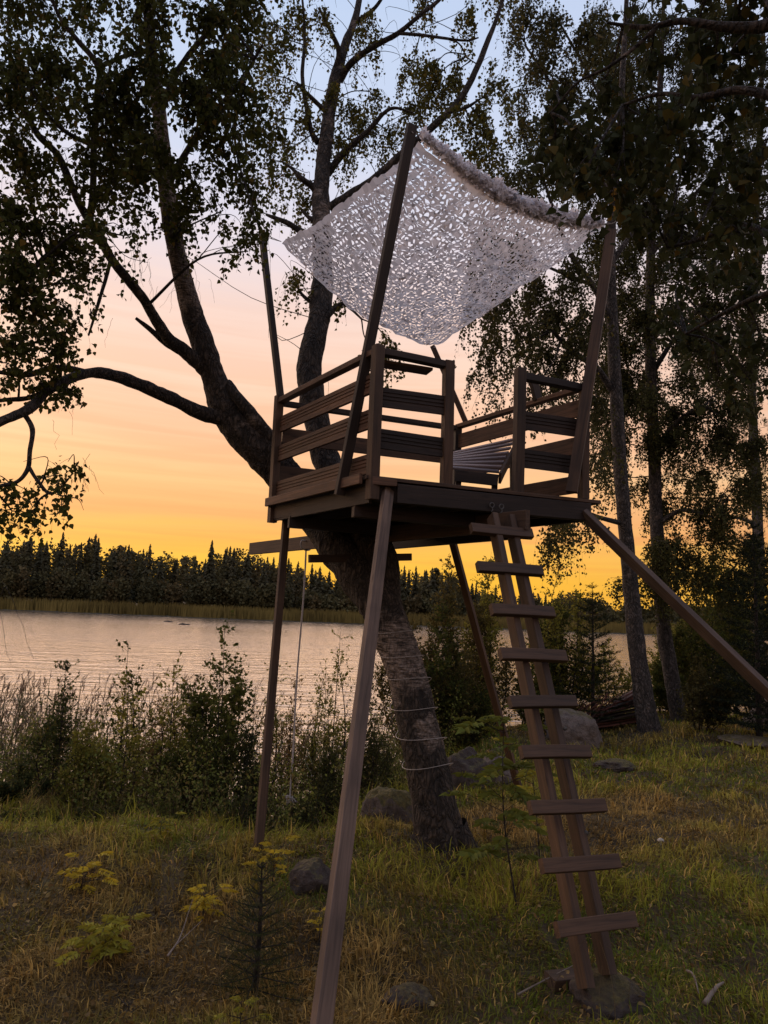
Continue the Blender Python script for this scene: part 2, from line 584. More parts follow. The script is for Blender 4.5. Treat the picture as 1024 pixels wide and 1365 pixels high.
def rot_perp(a, rg):
    r = rg.normal(size=a.shape)
    n = r - a * (r * a).sum(1)[:, None]
    return n / (np.linalg.norm(n, axis=1)[:, None] + 1e-9)


def add_leaves(mb, pos, axis_, size, colr, rg=rng, shape=LT, shz=LTZ, tri=LTRI, width=1.0, up=None):
    n = len(pos)
    if n == 0: return
    a = axis_ / (np.linalg.norm(axis_, axis=1)[:, None] + 1e-9)
    nn = rot_perp(a, rg)
    if up is not None:
        u = np.array([0, 0, 1.0]) + rg.normal(size=(n, 3)) * up
        nn = u - a * (u * a).sum(1)[:, None]; nn /= np.linalg.norm(nn, axis=1)[:, None] + 1e-9
    s = np.cross(a, nn)
    k = len(shape)
    sz = np.broadcast_to(size, (n,))[:, None, None]
    v = pos[:, None, :] + sz * (s[:, None, :] * (shape[:, 0] * width)[None, :, None] + a[:, None, :] * shape[:, 1][None, :, None] + nn[:, None, :] * shz[None, :, None])
    t = (np.arange(n) * k)[:, None, None] + tri[None]
    mb.add(v.reshape(-1, 3), None, t.reshape(-1, 3), np.repeat(colr, k, 0))


def tint(n, base, var=0.3, alt=None, pa=0.0, rg=rng):
    c = np.tile(np.array(base, float), (n, 1))
    if alt is not None and pa > 0:
        m = rg.random(n) < pa
        w = rg.random(n)[:, None]
        c[m] = (c * (1 - w) + np.array(alt) * w)[m]
    return c * (1 + rg.uniform(-var, var, (n, 1)))


DIA = np.array([(0, 0), (-0.30, 0.4), (0, 1.0), (0.30, 0.4)]); DIAZ = np.array([0, 0.1, 0, 0.1]); DTRI = np.array([(0, 2, 1), (0, 3, 2)])


def pendulous_crown(skel, clumps, leafsize, base, var=0.35, alt=(0.16, 0.11, 0.02), pa=0.12, rg=None, lod=0, branch_r=0.012,
                    twig_r=0.0022, spacing=0.045, droop=1.0, mult=1.0):
    """branches from the skeleton to every clump, hanging twigs on them, leaves on those"""
    wood = MB(); fol = MB()
    skel = np.asarray(skel, float)
    for cl in clumps:
        px, py, d, rx, ry, rd, n, L = cl[:8]
        c = np.array(P(px, py, d)); m = d / F_PX
        ax, az = rx * m, ry * m
        # attach point: near and preferably above / inward
        dist = np.linalg.norm(skel - c, axis=1) + 0.6 * np.maximum(0, c[2] - skel[:, 2] - 0.6)
        at = skel[np.argmin(dist)]
        mid = (at + c) / 2 + rg.normal(size=3) * 0.08 * np.linalg.norm(at - c) + np.array([0, 0, 0.12 * np.linalg.norm(at - c)])
        top = c + np.array([0, 0, az * 0.45])
        main = catmull([at, mid, top], 7)
        Lm = np.linalg.norm(at - top)
        tube(wood, main, np.linspace(branch_r * (0.7 + 0.5 * min(Lm, 2)), branch_r * 0.45, len(main)), 5)
        nb = max(4, int(n // 3.5))
        starts = []
        for b in range(nb):
            s = main[rg.integers(len(main) // 2, len(main))]
            u = rg.normal(size=3); u /= np.linalg.norm(u); u *= rg.random() ** 0.4
            e = c + u * np.array([ax, rd, az]) * np.array([1, 1, 0.75]) + np.array([0, 0, az * 0.28])
            md = (s + e) / 2 + rg.normal(size=3) * 0.12 * np.linalg.norm(e - s) + np.array([0, 0, 0.1 * np.linalg.norm(e - s)])
            br = catmull([s, md, e], 5)
            tube(wood, br, np.linspace(branch_r * 0.4, branch_r * 0.16, len(br)), 4)
            starts.append(br[2:])
        starts = np.concatenate(starts)
        for k in range(int(n * mult)):
            s = starts[rg.integers(len(starts))]
            l = L * rg.uniform(0.35, 1.15)
            o = rg.normal(size=3); o[2] = abs(o[2]) * 0.15; o /= np.linalg.norm(o)
            ns = 6
            tt = np.linspace(0, 1, ns)[:, None]
            outw = o[None] * l * (0.42 / droop) * (1 - (1 - tt) ** 2)
            down = np.array([[0, 0, -1]]) * l * 0.9 * tt ** 1.5 * droop
            pth = s + outw + down + rg.normal(size=(ns, 3)) * 0.012 * tt
            tube(wood, pth, np.linspace(twig_r, twig_r * 0.6, ns), 3)
            nl = max(3, int(l / spacing * rg.uniform(0.7, 1.2)))
            w = rg.uniform(0.12, 1.0, nl)
            idx = w * (ns - 1); i0 = np.clip(idx.astype(int), 0, ns - 2); fr = (idx - i0)[:, None]
            pp = pth[i0] * (1 - fr) + pth[i0 + 1] * fr
            jit = rg.normal(size=(nl, 3)) * 0.022
            axl = rg.normal(size=(nl, 3)) * 0.55 + np.array([0, 0, -0.75])
            sz = leafsize * rg.uniform(0.6, 1.2, nl)
            cc = tint(nl, base, var, alt, pa, rg)
            if lod: add_leaves(fol, pp + jit, axl, sz, cc, rg, DIA, DIAZ, DTRI, 1.45)
            else: add_leaves(fol, pp + jit, axl, sz, cc, rg, width=1.4)
    return wood, fol


def limb(mb, pts, c=(0, 0, 0), sides=8, rough=0.08, n=5, rf=8.0):
    """pts: (px, py, d, half-width in px)"""
    w = np.array([P(p[0], p[1], p[2]) for p in pts])
    r = np.array([[p[3] * p[2] / F_PX] for p in pts])
    path = catmull(np.hstack([w, r]), n)
    cc = np.asarray(c, float)
    if cc.ndim == 2:
        cs = catmull(cc, n); cc = np.clip(np.repeat(cs, sides, 0), 0, 1)
    tube(mb, path[:, :3], np.maximum(path[:, 3], 0.003), sides, rough, rf, cc)
    return path


exec_order = []
# ------------------------------------------------------------------ the big leaning birch that carries the treehouse
def leaning_birch():
    rg = np.random.default_rng(11)
    root = empty('birch_tree', P(588, 1138, 6.0))
    tag(root, 'big leaning rough-barked birch growing up beside the treehouse with wire wound round its lower trunk', 'tree')
    tr = MB()
    main = [(592, 1160, 6.0, 54), (590, 1138, 6.0, 45), (583, 1100, 6.0, 37), (575, 1050, 6.02, 33), (566, 1000, 6.04, 31), (553, 950, 6.08, 30), (543, 900, 6.15, 29),
            (529, 860, 6.25, 29), (510, 815, 6.4, 32), (487, 775, 6.55, 33), (456, 737, 6.7, 29), (428, 700, 6.85, 26), (396, 655, 6.95, 27),
            (360, 612, 6.95, 28), (326, 577, 6.9, 27), (300, 542, 6.85, 24), (285, 503, 6.8, 19), (271, 460, 6.75, 18), (257, 420, 6.7, 16.5),
            (246, 380, 6.6, 15), (236, 340, 6.5, 14), (229, 300, 6.4, 14), (222, 250, 6.3, 13), (217, 200, 6.2, 12), (212, 150, 6.1, 11),
            (205, 100, 6.0, 10), (200, 50, 5.9, 9), (197, 0, 5.8, 8.5), (190, -70, 5.7, 7), (180, -160, 5.6, 5), (170, -240, 5.5, 2)]
    wh = []
    for p in main:
        y = p[1]
        w = 0.0
        if 855 <= y <= 930: w = 0.62
        elif 930 < y <= 1000: w = 0.36
        elif y < 440: w = 0.66
        elif y > 1000: w = 0.05
        else: w = 0.0
        wh.append((w, w, w))
    main = [(a_, b_, c_, h_ * (0.86 if b_ > 790 else 0.90)) for a_, b_, c_, h_ in main]
    path = limb(tr, main, wh, 64, 0.07, 18, 9.0)
    # roots flaring out of the butt
    b = np.array(P(590, 1138, 6.0))
    for k in range(7):
        a = k / 7 * 6.28 + 0.3
        e = b + np.array([math.cos(a) * 0.34, math.sin(a) * 0.34, 0]); e[2] = gz(e[0], e[1]) - 0.06
        s = b + np.array([math.cos(a) * 0.12, math.sin(a) * 0.12, 0.20])
        m = b + np.array([math.cos(a) * 0.22, math.sin(a) * 0.22, 0.07])
        tube(tr, catmull([s, m, e], 6), np.linspace(0.10, 0.03, 13), 10, 0.15, 12, (0, 0, 0))
    # second stem leaning back, seen behind the rails
    stem2 = [(528, 850, 6.3, 10), (512, 790, 6.48, 22), (503, 745, 6.6, 26), (478, 690, 6.8, 24), (452, 645, 7.0, 20), (432, 605, 7.15, 19), (422, 560, 7.25, 18),
             (415, 520, 7.3, 18), (412, 490, 7.35, 17), (420, 450, 7.4, 16), (427, 410, 7.5, 15), (430, 370, 7.6, 14), (429, 320, 7.75, 13.5), (428, 270, 7.9, 12.5),
             (430, 220, 8.05, 11), (436, 175, 8.2, 10), (442, 130, 8.35, 9), (450, 95, 8.5, 8), (460, 60, 8.6, 6.5), (475, 20, 8.7, 5), (482, -30, 8.8, 4), (488, -90, 8.9, 2)]
    wh2 = [((0.35,) * 3 if p[1] < 330 else ((0.15,) * 3 if p[1] < 470 else (0.0,) * 3)) for p in stem2]
    path2 = limb(tr, stem2, wh2, 24, 0.10, 10, 9.0)
    limbs = []
    def L(pts, c=(0, 0, 0), rough=0.10, sides=10): limbs.append(limb(tr, [(p[0], p[1], p[2], p[3] * 0.9) for p in pts], c, sides, rough, 6, 9.0))
    L([(372, 600, 6.9, 12), (345, 566, 6.8, 11), (320, 535, 6.75, 10), (302, 512, 6.8, 10)])
    L([(310, 560, 6.85, 14), (270, 551, 6.7, 11), (232, 533, 6.5, 10.5), (195, 516, 6.3, 10), (150, 500, 6.0, 9), (120, 497, 5.8, 8), (90, 506, 5.6, 8),
       (62, 521, 5.4, 8), (39, 545, 5.2, 8), (0, 562, 5.0, 7), (-60, 590, 4.8, 5), (-120, 600, 4.6, 3)])
    L([(120, 497, 5.8, 5), (75, 490, 5.7, 5), (30, 500, 5.5, 4), (-30, 490, 5.4, 3)])
    L([(62, 521, 5.4, 4), (35, 531, 5.3, 4), (0, 534, 5.2, 3), (-50, 545, 5.1, 2)])
    L([(30, 548, 5.2, 4), (43, 572, 5.15, 4), (40, 600, 5.1, 3.5), (37, 625, 5.1, 3.5), (23, 642, 5.05, 3), (0, 648, 5.0, 3), (-30, 660, 5.0, 2)])
    L([(38, 622, 5.1, 3), (51, 642, 5.1, 2.5), (68, 658, 5.1, 2.2), (90, 640, 5.1, 1.4), (105, 615, 5.1, 0.8)])
    L([(283, 503, 6.8, 12), (262, 482, 6.7, 11), (240, 463, 6.6, 10), (225, 452, 6.5, 9), (207, 425, 6.4, 8.5), (191, 398, 6.3, 8), (168, 370, 6.2, 7.5), (148, 344, 6.1, 7),
       (129, 309, 6.0, 7), (105, 270, 5.9, 6), (90, 234, 5.8, 6), (74, 203, 5.7, 5.5), (51, 180, 5.6, 5), (31, 145, 5.5, 4), (0, 110, 5.4, 3), (-40, 60, 5.3, 2)])
    L([(240, 468, 6.6, 6), (222, 458, 6.55, 5), (200, 439, 6.5, 4), (181, 424, 6.45, 2.5)])
    L([(120, 295, 6.0, 5.5), (124, 250, 5.9, 5.5), (125, 195, 5.8, 5.5), (129, 140, 5.7, 5), (131, 90, 5.6, 5), (101, 51, 5.5, 4), (78, 20, 5.4, 3), (60, -30, 5.3, 2)])
    L([(131, 90, 5.6, 3.5), (168, 74, 5.7, 3.5), (199, 68, 5.9, 4)])
    L([(148, 344, 6.1, 3), (141, 372, 6.0, 3), (133, 398, 5.9, 2.5), (125, 425, 5.85, 2), (118, 447, 5.8, 1.5)])
    L([(215, 240, 6.3, 6), (185, 215, 6.0, 4), (160, 195, 5.7, 3), (140, 150, 5.4, 2)])
    L([(222, 250, 6.3, 6), (250, 200, 6.1, 5), (285, 150, 5.8, 4), (320, 110, 5.5, 3), (350, 60, 5.2, 2)])
    L([(212, 150, 6.1, 6), (240, 90, 6.0, 5), (280, 40, 5.8, 4), (330, -10, 5.6, 3)])
    L([(125, 195, 5.8, 4), (80, 170, 5.6, 3), (40, 120, 5.4, 2)])
    L([(129, 309, 6.0, 4), (90, 320, 5.8, 3), (50, 350, 5.5, 2.5), (20, 390, 5.3, 2)])
    # limbs of the second stem
    S = lambda pts, c=(0.1,) * 3: limbs.append(limb(tr, pts, c, 8, 0.08, 6, 9.0))
    S([(440, 278, 8.0, 8), (470, 258, 7.9, 7), (496, 242, 7.8, 6.5), (539, 203, 7.7, 6), (578, 168, 7.6, 5.5), (613, 133, 7.6, 5), (636, 90, 7.6, 4.5), (650, 55, 7.6, 4), (662, 25, 7.6, 3), (672, -10, 7.6, 2.5), (680, -70, 7.6, 2)])
    S([(598, 150, 7.6, 3), (620, 144, 7.5, 2.5), (640, 132, 7.5, 1.5)])
    S([(452, 108, 8.5, 6), (465, 88, 8.4, 5), (480, 74, 8.3, 4.5), (505, 58, 8.2, 4), (531, 44, 8.1, 3.5), (560, 20, 8.0, 3), (590, -5, 8.0, 2.5), (620, -50, 8, 2)])
    S([(531, 44, 8.1, 2.5), (565, 47, 8.0, 2.2), (594, 51, 7.9, 2), (622, 54, 7.9, 1.6), (638, 50, 7.9, 1)])
    S([(594, 51, 7.9, 1.4), (612, 58, 7.9, 1.2), (622, 75, 7.9, 1), (635, 85, 7.9, .8)])
    S([(437, 232, 8.1, 6), (457, 205, 8.0, 5), (490, 175, 7.9, 4), (520, 145, 7.8, 2.5), (550, 150, 7.8, 1.5)])
    S([(424, 190, 8.2, 5), (415, 175, 8.2, 4), (408, 140, 8.2, 3.5), (403, 100, 8.2, 3), (406, 60, 8.2, 2.5), (405, 20, 8.2, 2), (400, -30, 8.2, 1)])
    S([(430, 270, 7.9, 7), (418, 250, 7.9, 5), (402, 238, 7.8, 4), (390, 225, 7.8, 2.5), (375, 215, 7.8, 1.2)])
    S([(425, 312, 7.8, 5), (405, 310, 7.7, 5), (385, 298, 7.6, 4), (365, 290, 7.5, 3), (355, 286, 7.5, 2)])
    S([(428, 305, 7.8, 4), (412, 290, 7.8, 3), (402, 280, 7.8, 2)])
    S([(445, 100, 8.5, 5), (452, 70, 8.4, 4), (440, 40, 8.3, 3), (425, 10, 8.2, 2)])
    S([(436, 150, 8.3, 4), (415, 130, 8.2, 3), (395, 110, 8.1, 2)])
    S([(420, 440, 7.4, 5), (440, 418, 7.4, 4), (455, 405, 7.4, 3), (468, 412, 7.3, 2), (482, 425, 7.3, 1.5)])
    S([(425, 410, 7.5, 3), (405, 395, 7.5, 2.5), (395, 380, 7.5, 1.5)])
    S([(470, 258, 7.9, 3), (500, 248, 7.8, 2), (520, 236, 7.7, 1)])
    S([(475, 30, 8.7, 4), (500, 10, 8.6, 3), (520, -20, 8.5, 2)])
    trunk = tr.build('trunk', BARK, root, smooth=True)
    # wire wound round the trunk
    wmb = MB()
    ys = path[:, 2]
    zlo, zhi = P(560, 1035, 6)[2], P(515, 835, 6.3)[2]
    sel = path[(ys > zlo) & (ys < zhi)]
    tt = np.linspace(0, 1, 260)
    ii = tt * (len(sel) - 1); i0 = np.clip(ii.astype(int), 0, len(sel) - 2); fr = (ii - i0)[:, None]
    ctr = sel[i0] * (1 - fr) + sel[i0 + 1] * fr
    an = -tt * 2 * math.pi * 5.4 + 0.5 + 0.25 * np.sin(tt * 23)
    rr = ctr[:, 3] * 1.09 + 0.006
    hel = ctr[:, :3] + np.stack([np.cos(an) * rr, np.sin(an) * rr, 0.07 * np.cos(an) + 0.015 * np.sin(tt * 31)], 1)
    tube(wmb, hel, 0.0027, 6)
    w_ = wmb.build('wire', WIRE, root)
    w_['label'] = 'pale wire wound in loops round the trunk'
    # near crown: big dark leaves at the upper left
    skelL = np.concatenate([p[:, :3] for p in [path[len(path) // 2:]] + limbs[:17]])
    skelS = np.concatenate([p[:, :3] for p in [path2[len(path2) // 3:]] + limbs[17:]])
    cl = []
    def C(px, py, rx, ry, n, L=0.4, d=5.2, rd=0.45): cl.append((px, py, d, rx, ry, rd, n, L))
    for (x, y, n) in [(15, 20, 34), (70, 25, 34), (130, 20, 34), (190, 20, 34), (250, 25, 34), (305, 20, 30), (345, 10, 16),
                      (20, 85, 38), (80, 85, 34), (145, 85, 34), (205, 90, 36), (265, 85, 38), (325, 80, 28),
                      (15, 150, 32), (70, 150, 30), (130, 150, 32), (190, 150, 38), (250, 150, 40), (310, 150, 32),
                      (10, 215, 28), (60, 215, 24), (120, 215, 22), (175, 215, 28), (235, 215, 34), (290, 215, 30), (335, 205, 14),
                      (15, 285, 24), (60, 280, 18), (150, 275, 18), (200, 270, 20), (270, 265, 26), (320, 265, 20),
                      (20, 345, 34), (70, 350, 30), (110, 330, 14), (175, 335, 10), (325, 320, 12), (300, 310, 8)]:
        C(x + rg.uniform(-14, 14), y + rg.uniform(-14, 14), 54, 44, n, 0.36, rg.uniform(4.8, 6.2), 0.7)
    C(25, 400, 35, 35, 38, 0.32, 5.2); C(70, 410, 35, 30, 30, 0.32, 5.2); C(100, 385, 18, 20, 8, 0.3, 5.2)
    C(20, 455, 35, 35, 34, 0.32, 5.2); C(75, 455, 35, 30, 30, 0.3, 5.2); C(100, 440, 15, 20, 8, 0.3, 5.2)
    C(20, 500, 30, 25, 18, 0.28, 5.2); C(75, 500, 30, 20, 18, 0.26, 5.4); C(95, 530, 18, 22, 12, 0.26, 5.4); C(60, 525, 20, 20, 7, 0.25, 5.4)
    C(15, 655, 25, 22, 8, 0.30, 5.1); C(60, 640, 34, 20, 5, 0.34, 5.1); C(98, 625, 20, 20, 4, 0.34, 5.1); C(88, 670, 24, 22, 4, 0.30, 5.1); C(15, 690, 24, 20, 8, 0.26, 5.1); C(45, 690, 20, 18, 4, 0.2, 5.1)
    C(330, 345, 12, 26, 6, 0.3, 5.6, 0.2); C(120, 420, 8, 20, 2, 0.2, 5.8, 0.1)
    C(-60, 100, 70, 90, 60, 0.4, 5.0); C(-60, 300, 60, 90, 50, 0.4, 5.0); C(150, -70, 150, 50, 80, 0.4, 5.2); C(330, -60, 80, 40, 40, 0.4, 5.4)
    cl = [c_ if c_[1] < 370 or c_[1] > 600 else (*c_[:6], c_[6] * 0.55, c_[7]) for c_ in cl]
    wood, fol = pendulous_crown(skelL, cl, 0.044, (0.050, 0.056, 0.012), 0.35, (0.13, 0.085, 0.02), 0.12, rg, 0, 0.012, 0.0014, 0.023, mult=2.15)
    wood.build('branch', BARK_TWIG, root)['kind'] = 'stuff'
    crown = fol.build('crown', LEAF, root); crown['kind'] = 'stuff'
    # leafless fine hanging twigs
    tw = MB()
    for (x, y, d, l, n) in [(195, 350, 6.2, 0.55, 8), (225, 395, 6.5, 0.4, 5), (270, 370, 6.3, 0.35, 4), (110, 620, 5.1, 0.3, 4), (145, 430, 5.8, 0.3, 3), (5, 780, 4.0, 0.5, 5), (85, 560, 5.5, 0.25, 2)]:
        for k in range(n):
            s = np.array(P(x + rg.uniform(-18, 18), y + rg.uniform(-25, 5), d + rg.uniform(-.2, .2)))
            t = np.linspace(0, 1, 7)[:, None]; o = rg.normal(size=3) * 0.12; o[2] = 0
            tube(tw, s + o * t + np.array([0, 0, -l * rg.uniform(0.5, 1)]) * t ** 1.3 + rg.normal(size=(7, 3)) * 0.008, np.linspace(0.0016, 0.0009, 7), 3)
    tw.build('bare_twig', BARK_TWIG, root)['kind'] = 'stuff'
    # crown of the second stem, smaller and lighter, long hanging strings
    cl2 = []
    def D(px, py, rx, ry, n, L=0.6, d=8.2, rd=0.4): cl2.append((px, py, d, rx, ry, rd, n, L))
    D(395, 15, 25, 20, 9); D(350, 40, 20, 30, 8); D(432, 20, 20, 25, 7); D(490, 30, 18, 25, 10, .7); D(375, 60, 25, 25, 7); D(398, 120, 20, 22, 5)
    D(415, 160, 22, 20, 7); D(360, 110, 20, 25, 7); D(440, 120, 18, 22, 7); D(345, 180, 18, 25, 5, .6); D(375, 195, 18, 25, 5, .7); D(395, 250, 16, 25, 6, .6)
    D(360, 225, 16, 20, 4, .7); D(470, 150, 25, 22, 10, .5); D(500, 130, 22, 20, 8, .5); D(455, 190, 18, 20, 7, .5); D(495, 175, 22, 15, 9, .5); D(520, 190, 18, 15, 8, .45)
    D(545, 150, 20, 18, 8, .5); D(552, 90, 16, 30, 10, .7); D(580, 95, 22, 25, 12, .6, 7.9); D(605, 110, 18, 20, 9, .5, 7.9); D(572, 130, 18, 16, 7, .5); D(610, 85, 15, 16, 5, .5, 7.9)
    D(625, 20, 20, 18, 9, .5, 7.8); D(560, 5, 15, 18, 5, .6); D(612, 165, 20, 18, 7, .5, 7.6); D(640, 150, 20, 20, 9, .5, 7.6); D(660, 120, 16, 25, 9, .7, 7.6); D(655, 185, 18, 20, 8, .5, 7.6); D(640, 215, 16, 20, 7, .5, 7.6)
    D(410, 280, 14, 14, 4, .4); D(388, 375, 8, 12, 4, .45, 7.5, .15); D(398, 365, 8, 10, 3, .35, 7.5, .15); D(458, 400, 10, 8, 3, .25, 7.4, .1); D(465, 215, 20, 15, 5, .4)
    D(520, 460, 14, 8, 8, .42, 7.6, .2); D(500, 470, 12, 8, 6, .35, 7.6, .2)
    D(400, -60, 80, 40, 25); D(560, -60, 80, 40, 22); D(660, -40, 50, 30, 15)
    wood, fol = pendulous_crown(skelS, cl2, 0.041, (0.090, 0.088, 0.020), 0.35, (0.22, 0.16, 0.03), 0.18, rg, 0, 0.010, 0.0014, 0.022, 1.3, mult=3.4)
    # thin bare outer twigs against the sky
    for k in range(70):
        s0 = skelS[rg.integers(len(skelS))]
        e = s0 + np.array([rg.normal() * 0.5, rg.normal() * 0.4, rg.uniform(-0.1, 0.5)])
        m = (s0 + e) / 2 + rg.normal(size=3) * 0.08
        tube(wood, catmull([s0, m, e, e + np.array([rg.normal() * .08, 0, -rg.uniform(.1, .4)])], 4), np.linspace(0.006, 0.0012, 13), 3)
    wood.build('branch', BARK_TWIG, root)['kind'] = 'stuff'
    c2 = fol.build('crown', LEAF, root); c2['kind'] = 'stuff'
    c2['label'] = 'lighter olive leaves in hanging strings on the second stem'


leaning_birch()


# ------------------------------------------------------------------ treehouse
def chamfer_box(L, w, h, c=0.003):
    """box along X with chamfered long edges; Y = w, Z = h"""
    prof = [(-w / 2 + c, -h / 2), (w / 2 - c, -h / 2), (w / 2, -h / 2 + c), (w / 2, h / 2 - c), (w / 2 - c, h / 2), (-w / 2 + c, h / 2), (-w / 2, h / 2 - c), (-w / 2, -h / 2 + c)]
    return prof


def extrude_mesh(name, L, prof, mat, warp=0.0):
    n = len(prof); me = bpy.data.meshes.new(name)
    ns = 4 if warp else 1
    v = []
    ph = random.uniform(0, 6.28)
    for k in range(ns + 1):
        x = -L / 2 + L * k / ns
        dy = warp * math.sin(ph + 3.1 * k / ns); dz = warp * math.cos(ph * 2 + 2.3 * k / ns)
        v += [(x, p[0] + dy, p[1] + dz) for p in prof]
    f = []
    for k in range(ns):
        for i in range(n):
            j = (i + 1) % n
            f.append((k * n + i, k * n + j, (k + 1) * n + j, (k + 1) * n + i))
    f.append(tuple(reversed(range(n)))); f.append(tuple(ns * n + i for i in range(n)))
    me.from_pydata(v, [], f); me.update(); me.materials.append(mat)
    return me


def orient(o, p0, p1, yref):
    p0, p1 = Vector(p0), Vector(p1)
    x = (p1 - p0).normalized(); y = Vector(yref); y = (y - x * y.dot(x)).normalized(); z = x.cross(y)
    m = Matrix((x, y, z)).transposed().to_4x4(); m.translation = (p0 + p1) / 2
    if o.parent: m.translation = m.translation - o.parent.location
    o.matrix_basis = m


def beam(name, p0, p1, w, h, mat, parent, yref=(0, 1, 0), prof=None, warp=0.0035, label=None):
    """w along yref, h across"""
    L = (Vector(p1) - Vector(p0)).length
    me = extrude_mesh(name, L, prof or chamfer_box(L, w, h), mat, warp)
    o = bpy.data.objects.new(name, me); col.objects.link(o)
    if parent is not None: o.parent = parent
    orient(o, p0, p1, yref)
    if label: o['label'] = label
    return o


def grooved(h=0.145, t=0.028):
    """decking board section: grooves on the +Y face, Z is the height"""
    y1 = t / 2; g = 0.006; p = [(-y1, -h / 2), (y1, -h / 2)]
    for zc in (-0.022, 0.006, 0.034):
        p += [(y1, zc - 0.006), (y1 - g, zc - 0.004), (y1 - g, zc + 0.004), (y1, zc + 0.006)]
    p += [(y1, h / 2), (-y1, h / 2)]
    return p


DECK = 2.86
cA = Vector((-1.00, 6.45, 0)); cB = Vector((-0.09, 5.07, 0)); cE = Vector((1.63, 5.68, 0)); cF = Vector((0.72, 7.10, 0))
dBE = (cE - cB).normalized(); dBA = (cA - cB).normalized()
nBE = Vector((dBE.y, -dBE.x, 0))   # outwards (towards the viewer)
nBA = Vector((-abs(dBA.y), -abs(dBA.x), 0)).normalized()
CEN = (cA + cB + cE + cF) / 4


def treehouse():
    th = empty('treehouse', (CEN.x, CEN.y, 0))
    tag(th, 'brown wooden treehouse platform with slatted rails on tall slanting legs against the leaning birch', 'treehouse')
    z = lambda p, h: Vector((p.x, p.y, h))
    # deck boards run with the front edge
    n = 13; w = 0.128
    for k in range(n):
        off = dBA * (0.02 + k * (w + 0.004))
        a = cB + off - dBE * (0.05 + random.uniform(0, 0.03)); b = cE + off + dBE * (0.10 + random.uniform(0, 0.08))
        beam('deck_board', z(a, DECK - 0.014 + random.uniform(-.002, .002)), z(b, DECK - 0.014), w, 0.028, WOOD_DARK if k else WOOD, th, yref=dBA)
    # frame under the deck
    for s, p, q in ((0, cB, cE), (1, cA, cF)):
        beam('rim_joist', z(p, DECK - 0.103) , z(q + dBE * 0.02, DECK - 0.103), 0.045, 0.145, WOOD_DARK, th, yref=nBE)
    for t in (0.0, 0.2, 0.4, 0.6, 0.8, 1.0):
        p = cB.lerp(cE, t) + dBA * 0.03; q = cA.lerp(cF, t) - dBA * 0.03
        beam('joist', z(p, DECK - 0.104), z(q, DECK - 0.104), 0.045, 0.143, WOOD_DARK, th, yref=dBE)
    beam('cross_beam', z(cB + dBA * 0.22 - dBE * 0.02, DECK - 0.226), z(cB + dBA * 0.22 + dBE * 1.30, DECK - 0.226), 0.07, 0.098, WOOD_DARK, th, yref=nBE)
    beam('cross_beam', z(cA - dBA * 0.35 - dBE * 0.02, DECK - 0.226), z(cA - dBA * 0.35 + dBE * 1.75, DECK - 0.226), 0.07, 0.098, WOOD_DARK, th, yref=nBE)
    # long carrying beam that runs past the trunk and sticks out on the left
    p0, p1 = Z(334, 732, 2.60), Z(704, 693, 2.60)
    bd = (p1 - p0).normalized(); sd = Vector((bd.y, -bd.x, 0))
    beam('support_beam', p0, p1, 0.045, 0.145, WOOD, th, yref=sd)
    beam('support_beam', p0 + sd * -0.45 + bd * 1.3, p1 + sd * -0.45 - bd * 0.4, 0.045, 0.145, WOOD_DARK, th, yref=sd)
    beam('short_plank', P(412, 745, 6.2), P(548, 742, 6.95), 0.03, 0.07, WOOD, th, yref=(0, 1, 0.1))
    # side fascia on the left side
    beam('fascia_board', z(cA + nBA * 0.085, DECK - 0.02), z(cB + nBA * 0.085 + dBA * 0.03, DECK - 0.02), 0.026, 0.075, WOOD_RAIL, th, yref=nBA)
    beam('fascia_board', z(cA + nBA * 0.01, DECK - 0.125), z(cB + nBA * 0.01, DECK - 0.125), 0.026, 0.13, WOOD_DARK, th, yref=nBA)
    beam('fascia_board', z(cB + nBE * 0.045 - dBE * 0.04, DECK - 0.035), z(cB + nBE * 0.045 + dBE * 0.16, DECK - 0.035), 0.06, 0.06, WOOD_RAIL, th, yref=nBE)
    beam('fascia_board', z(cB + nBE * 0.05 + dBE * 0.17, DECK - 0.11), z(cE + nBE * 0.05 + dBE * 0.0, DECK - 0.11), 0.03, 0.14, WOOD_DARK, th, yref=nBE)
    # posts
    pC = Z(602, 636, DECK); pC = cB.lerp(cE, 0.315); pD = cB.lerp(cE, 0.655)
    pA = cA + nBA * 0.02
    beam('corner_post', z(pA, 2.66), z(pA, 3.85), 0.07, 0.07, WOOD, th, yref=nBA)
    pB = cB + nBE * 0.03 - dBE * 0.01
    beam('corner_post', z(pB, 2.69), z(pB, 3.84), 0.075, 0.075, WOOD, th, yref=nBA)
    pE = cE + nBE * 0.01 - dBE * 0.03
    beam('corner_post', z(pE, DECK), z(pE, 3.80), 0.07, 0.07, WOOD, th, yref=nBE)
    beam('corner_post', z(cF, DECK), z(cF, 3.80), 0.07, 0.07, WOOD_DARK, th, yref=nBE)
    beam('gate_post', z(pC, DECK), z(pC, 3.82), 0.075, 0.075, WOOD, th, yref=nBE)
    beam('gate_post', z(pD, DECK), z(pD, 3.86), 0.075, 0.075, WOOD, th, yref=nBE)
    # left side: three grooved boards + rail
    gp = grooved()
    def board(a, b, zc, outn, m=WOOD_RAIL, name='railing_board', h=None):
        beam(name, z(a, zc), z(b, zc), 0, 0, m, th, yref=outn, prof=gp if h is None else chamfer_box(1, 0.026, h))
    a0, b0 = cA + nBA * 0.0 - dBA * 0.035, cB + dBA * 0.045
    # direction a->b must give Z up:  x cross y = z  (swap when needed)
    def up(a, b, n_):
        return (a, b) if (b - a).cross(n_).z > 0 else (b, a)
    for zc in (3.575, 3.30, 2.965):
        a, b = up(a0, b0, nBA); board(a, b, zc + random.uniform(-.004, .004), nBA)
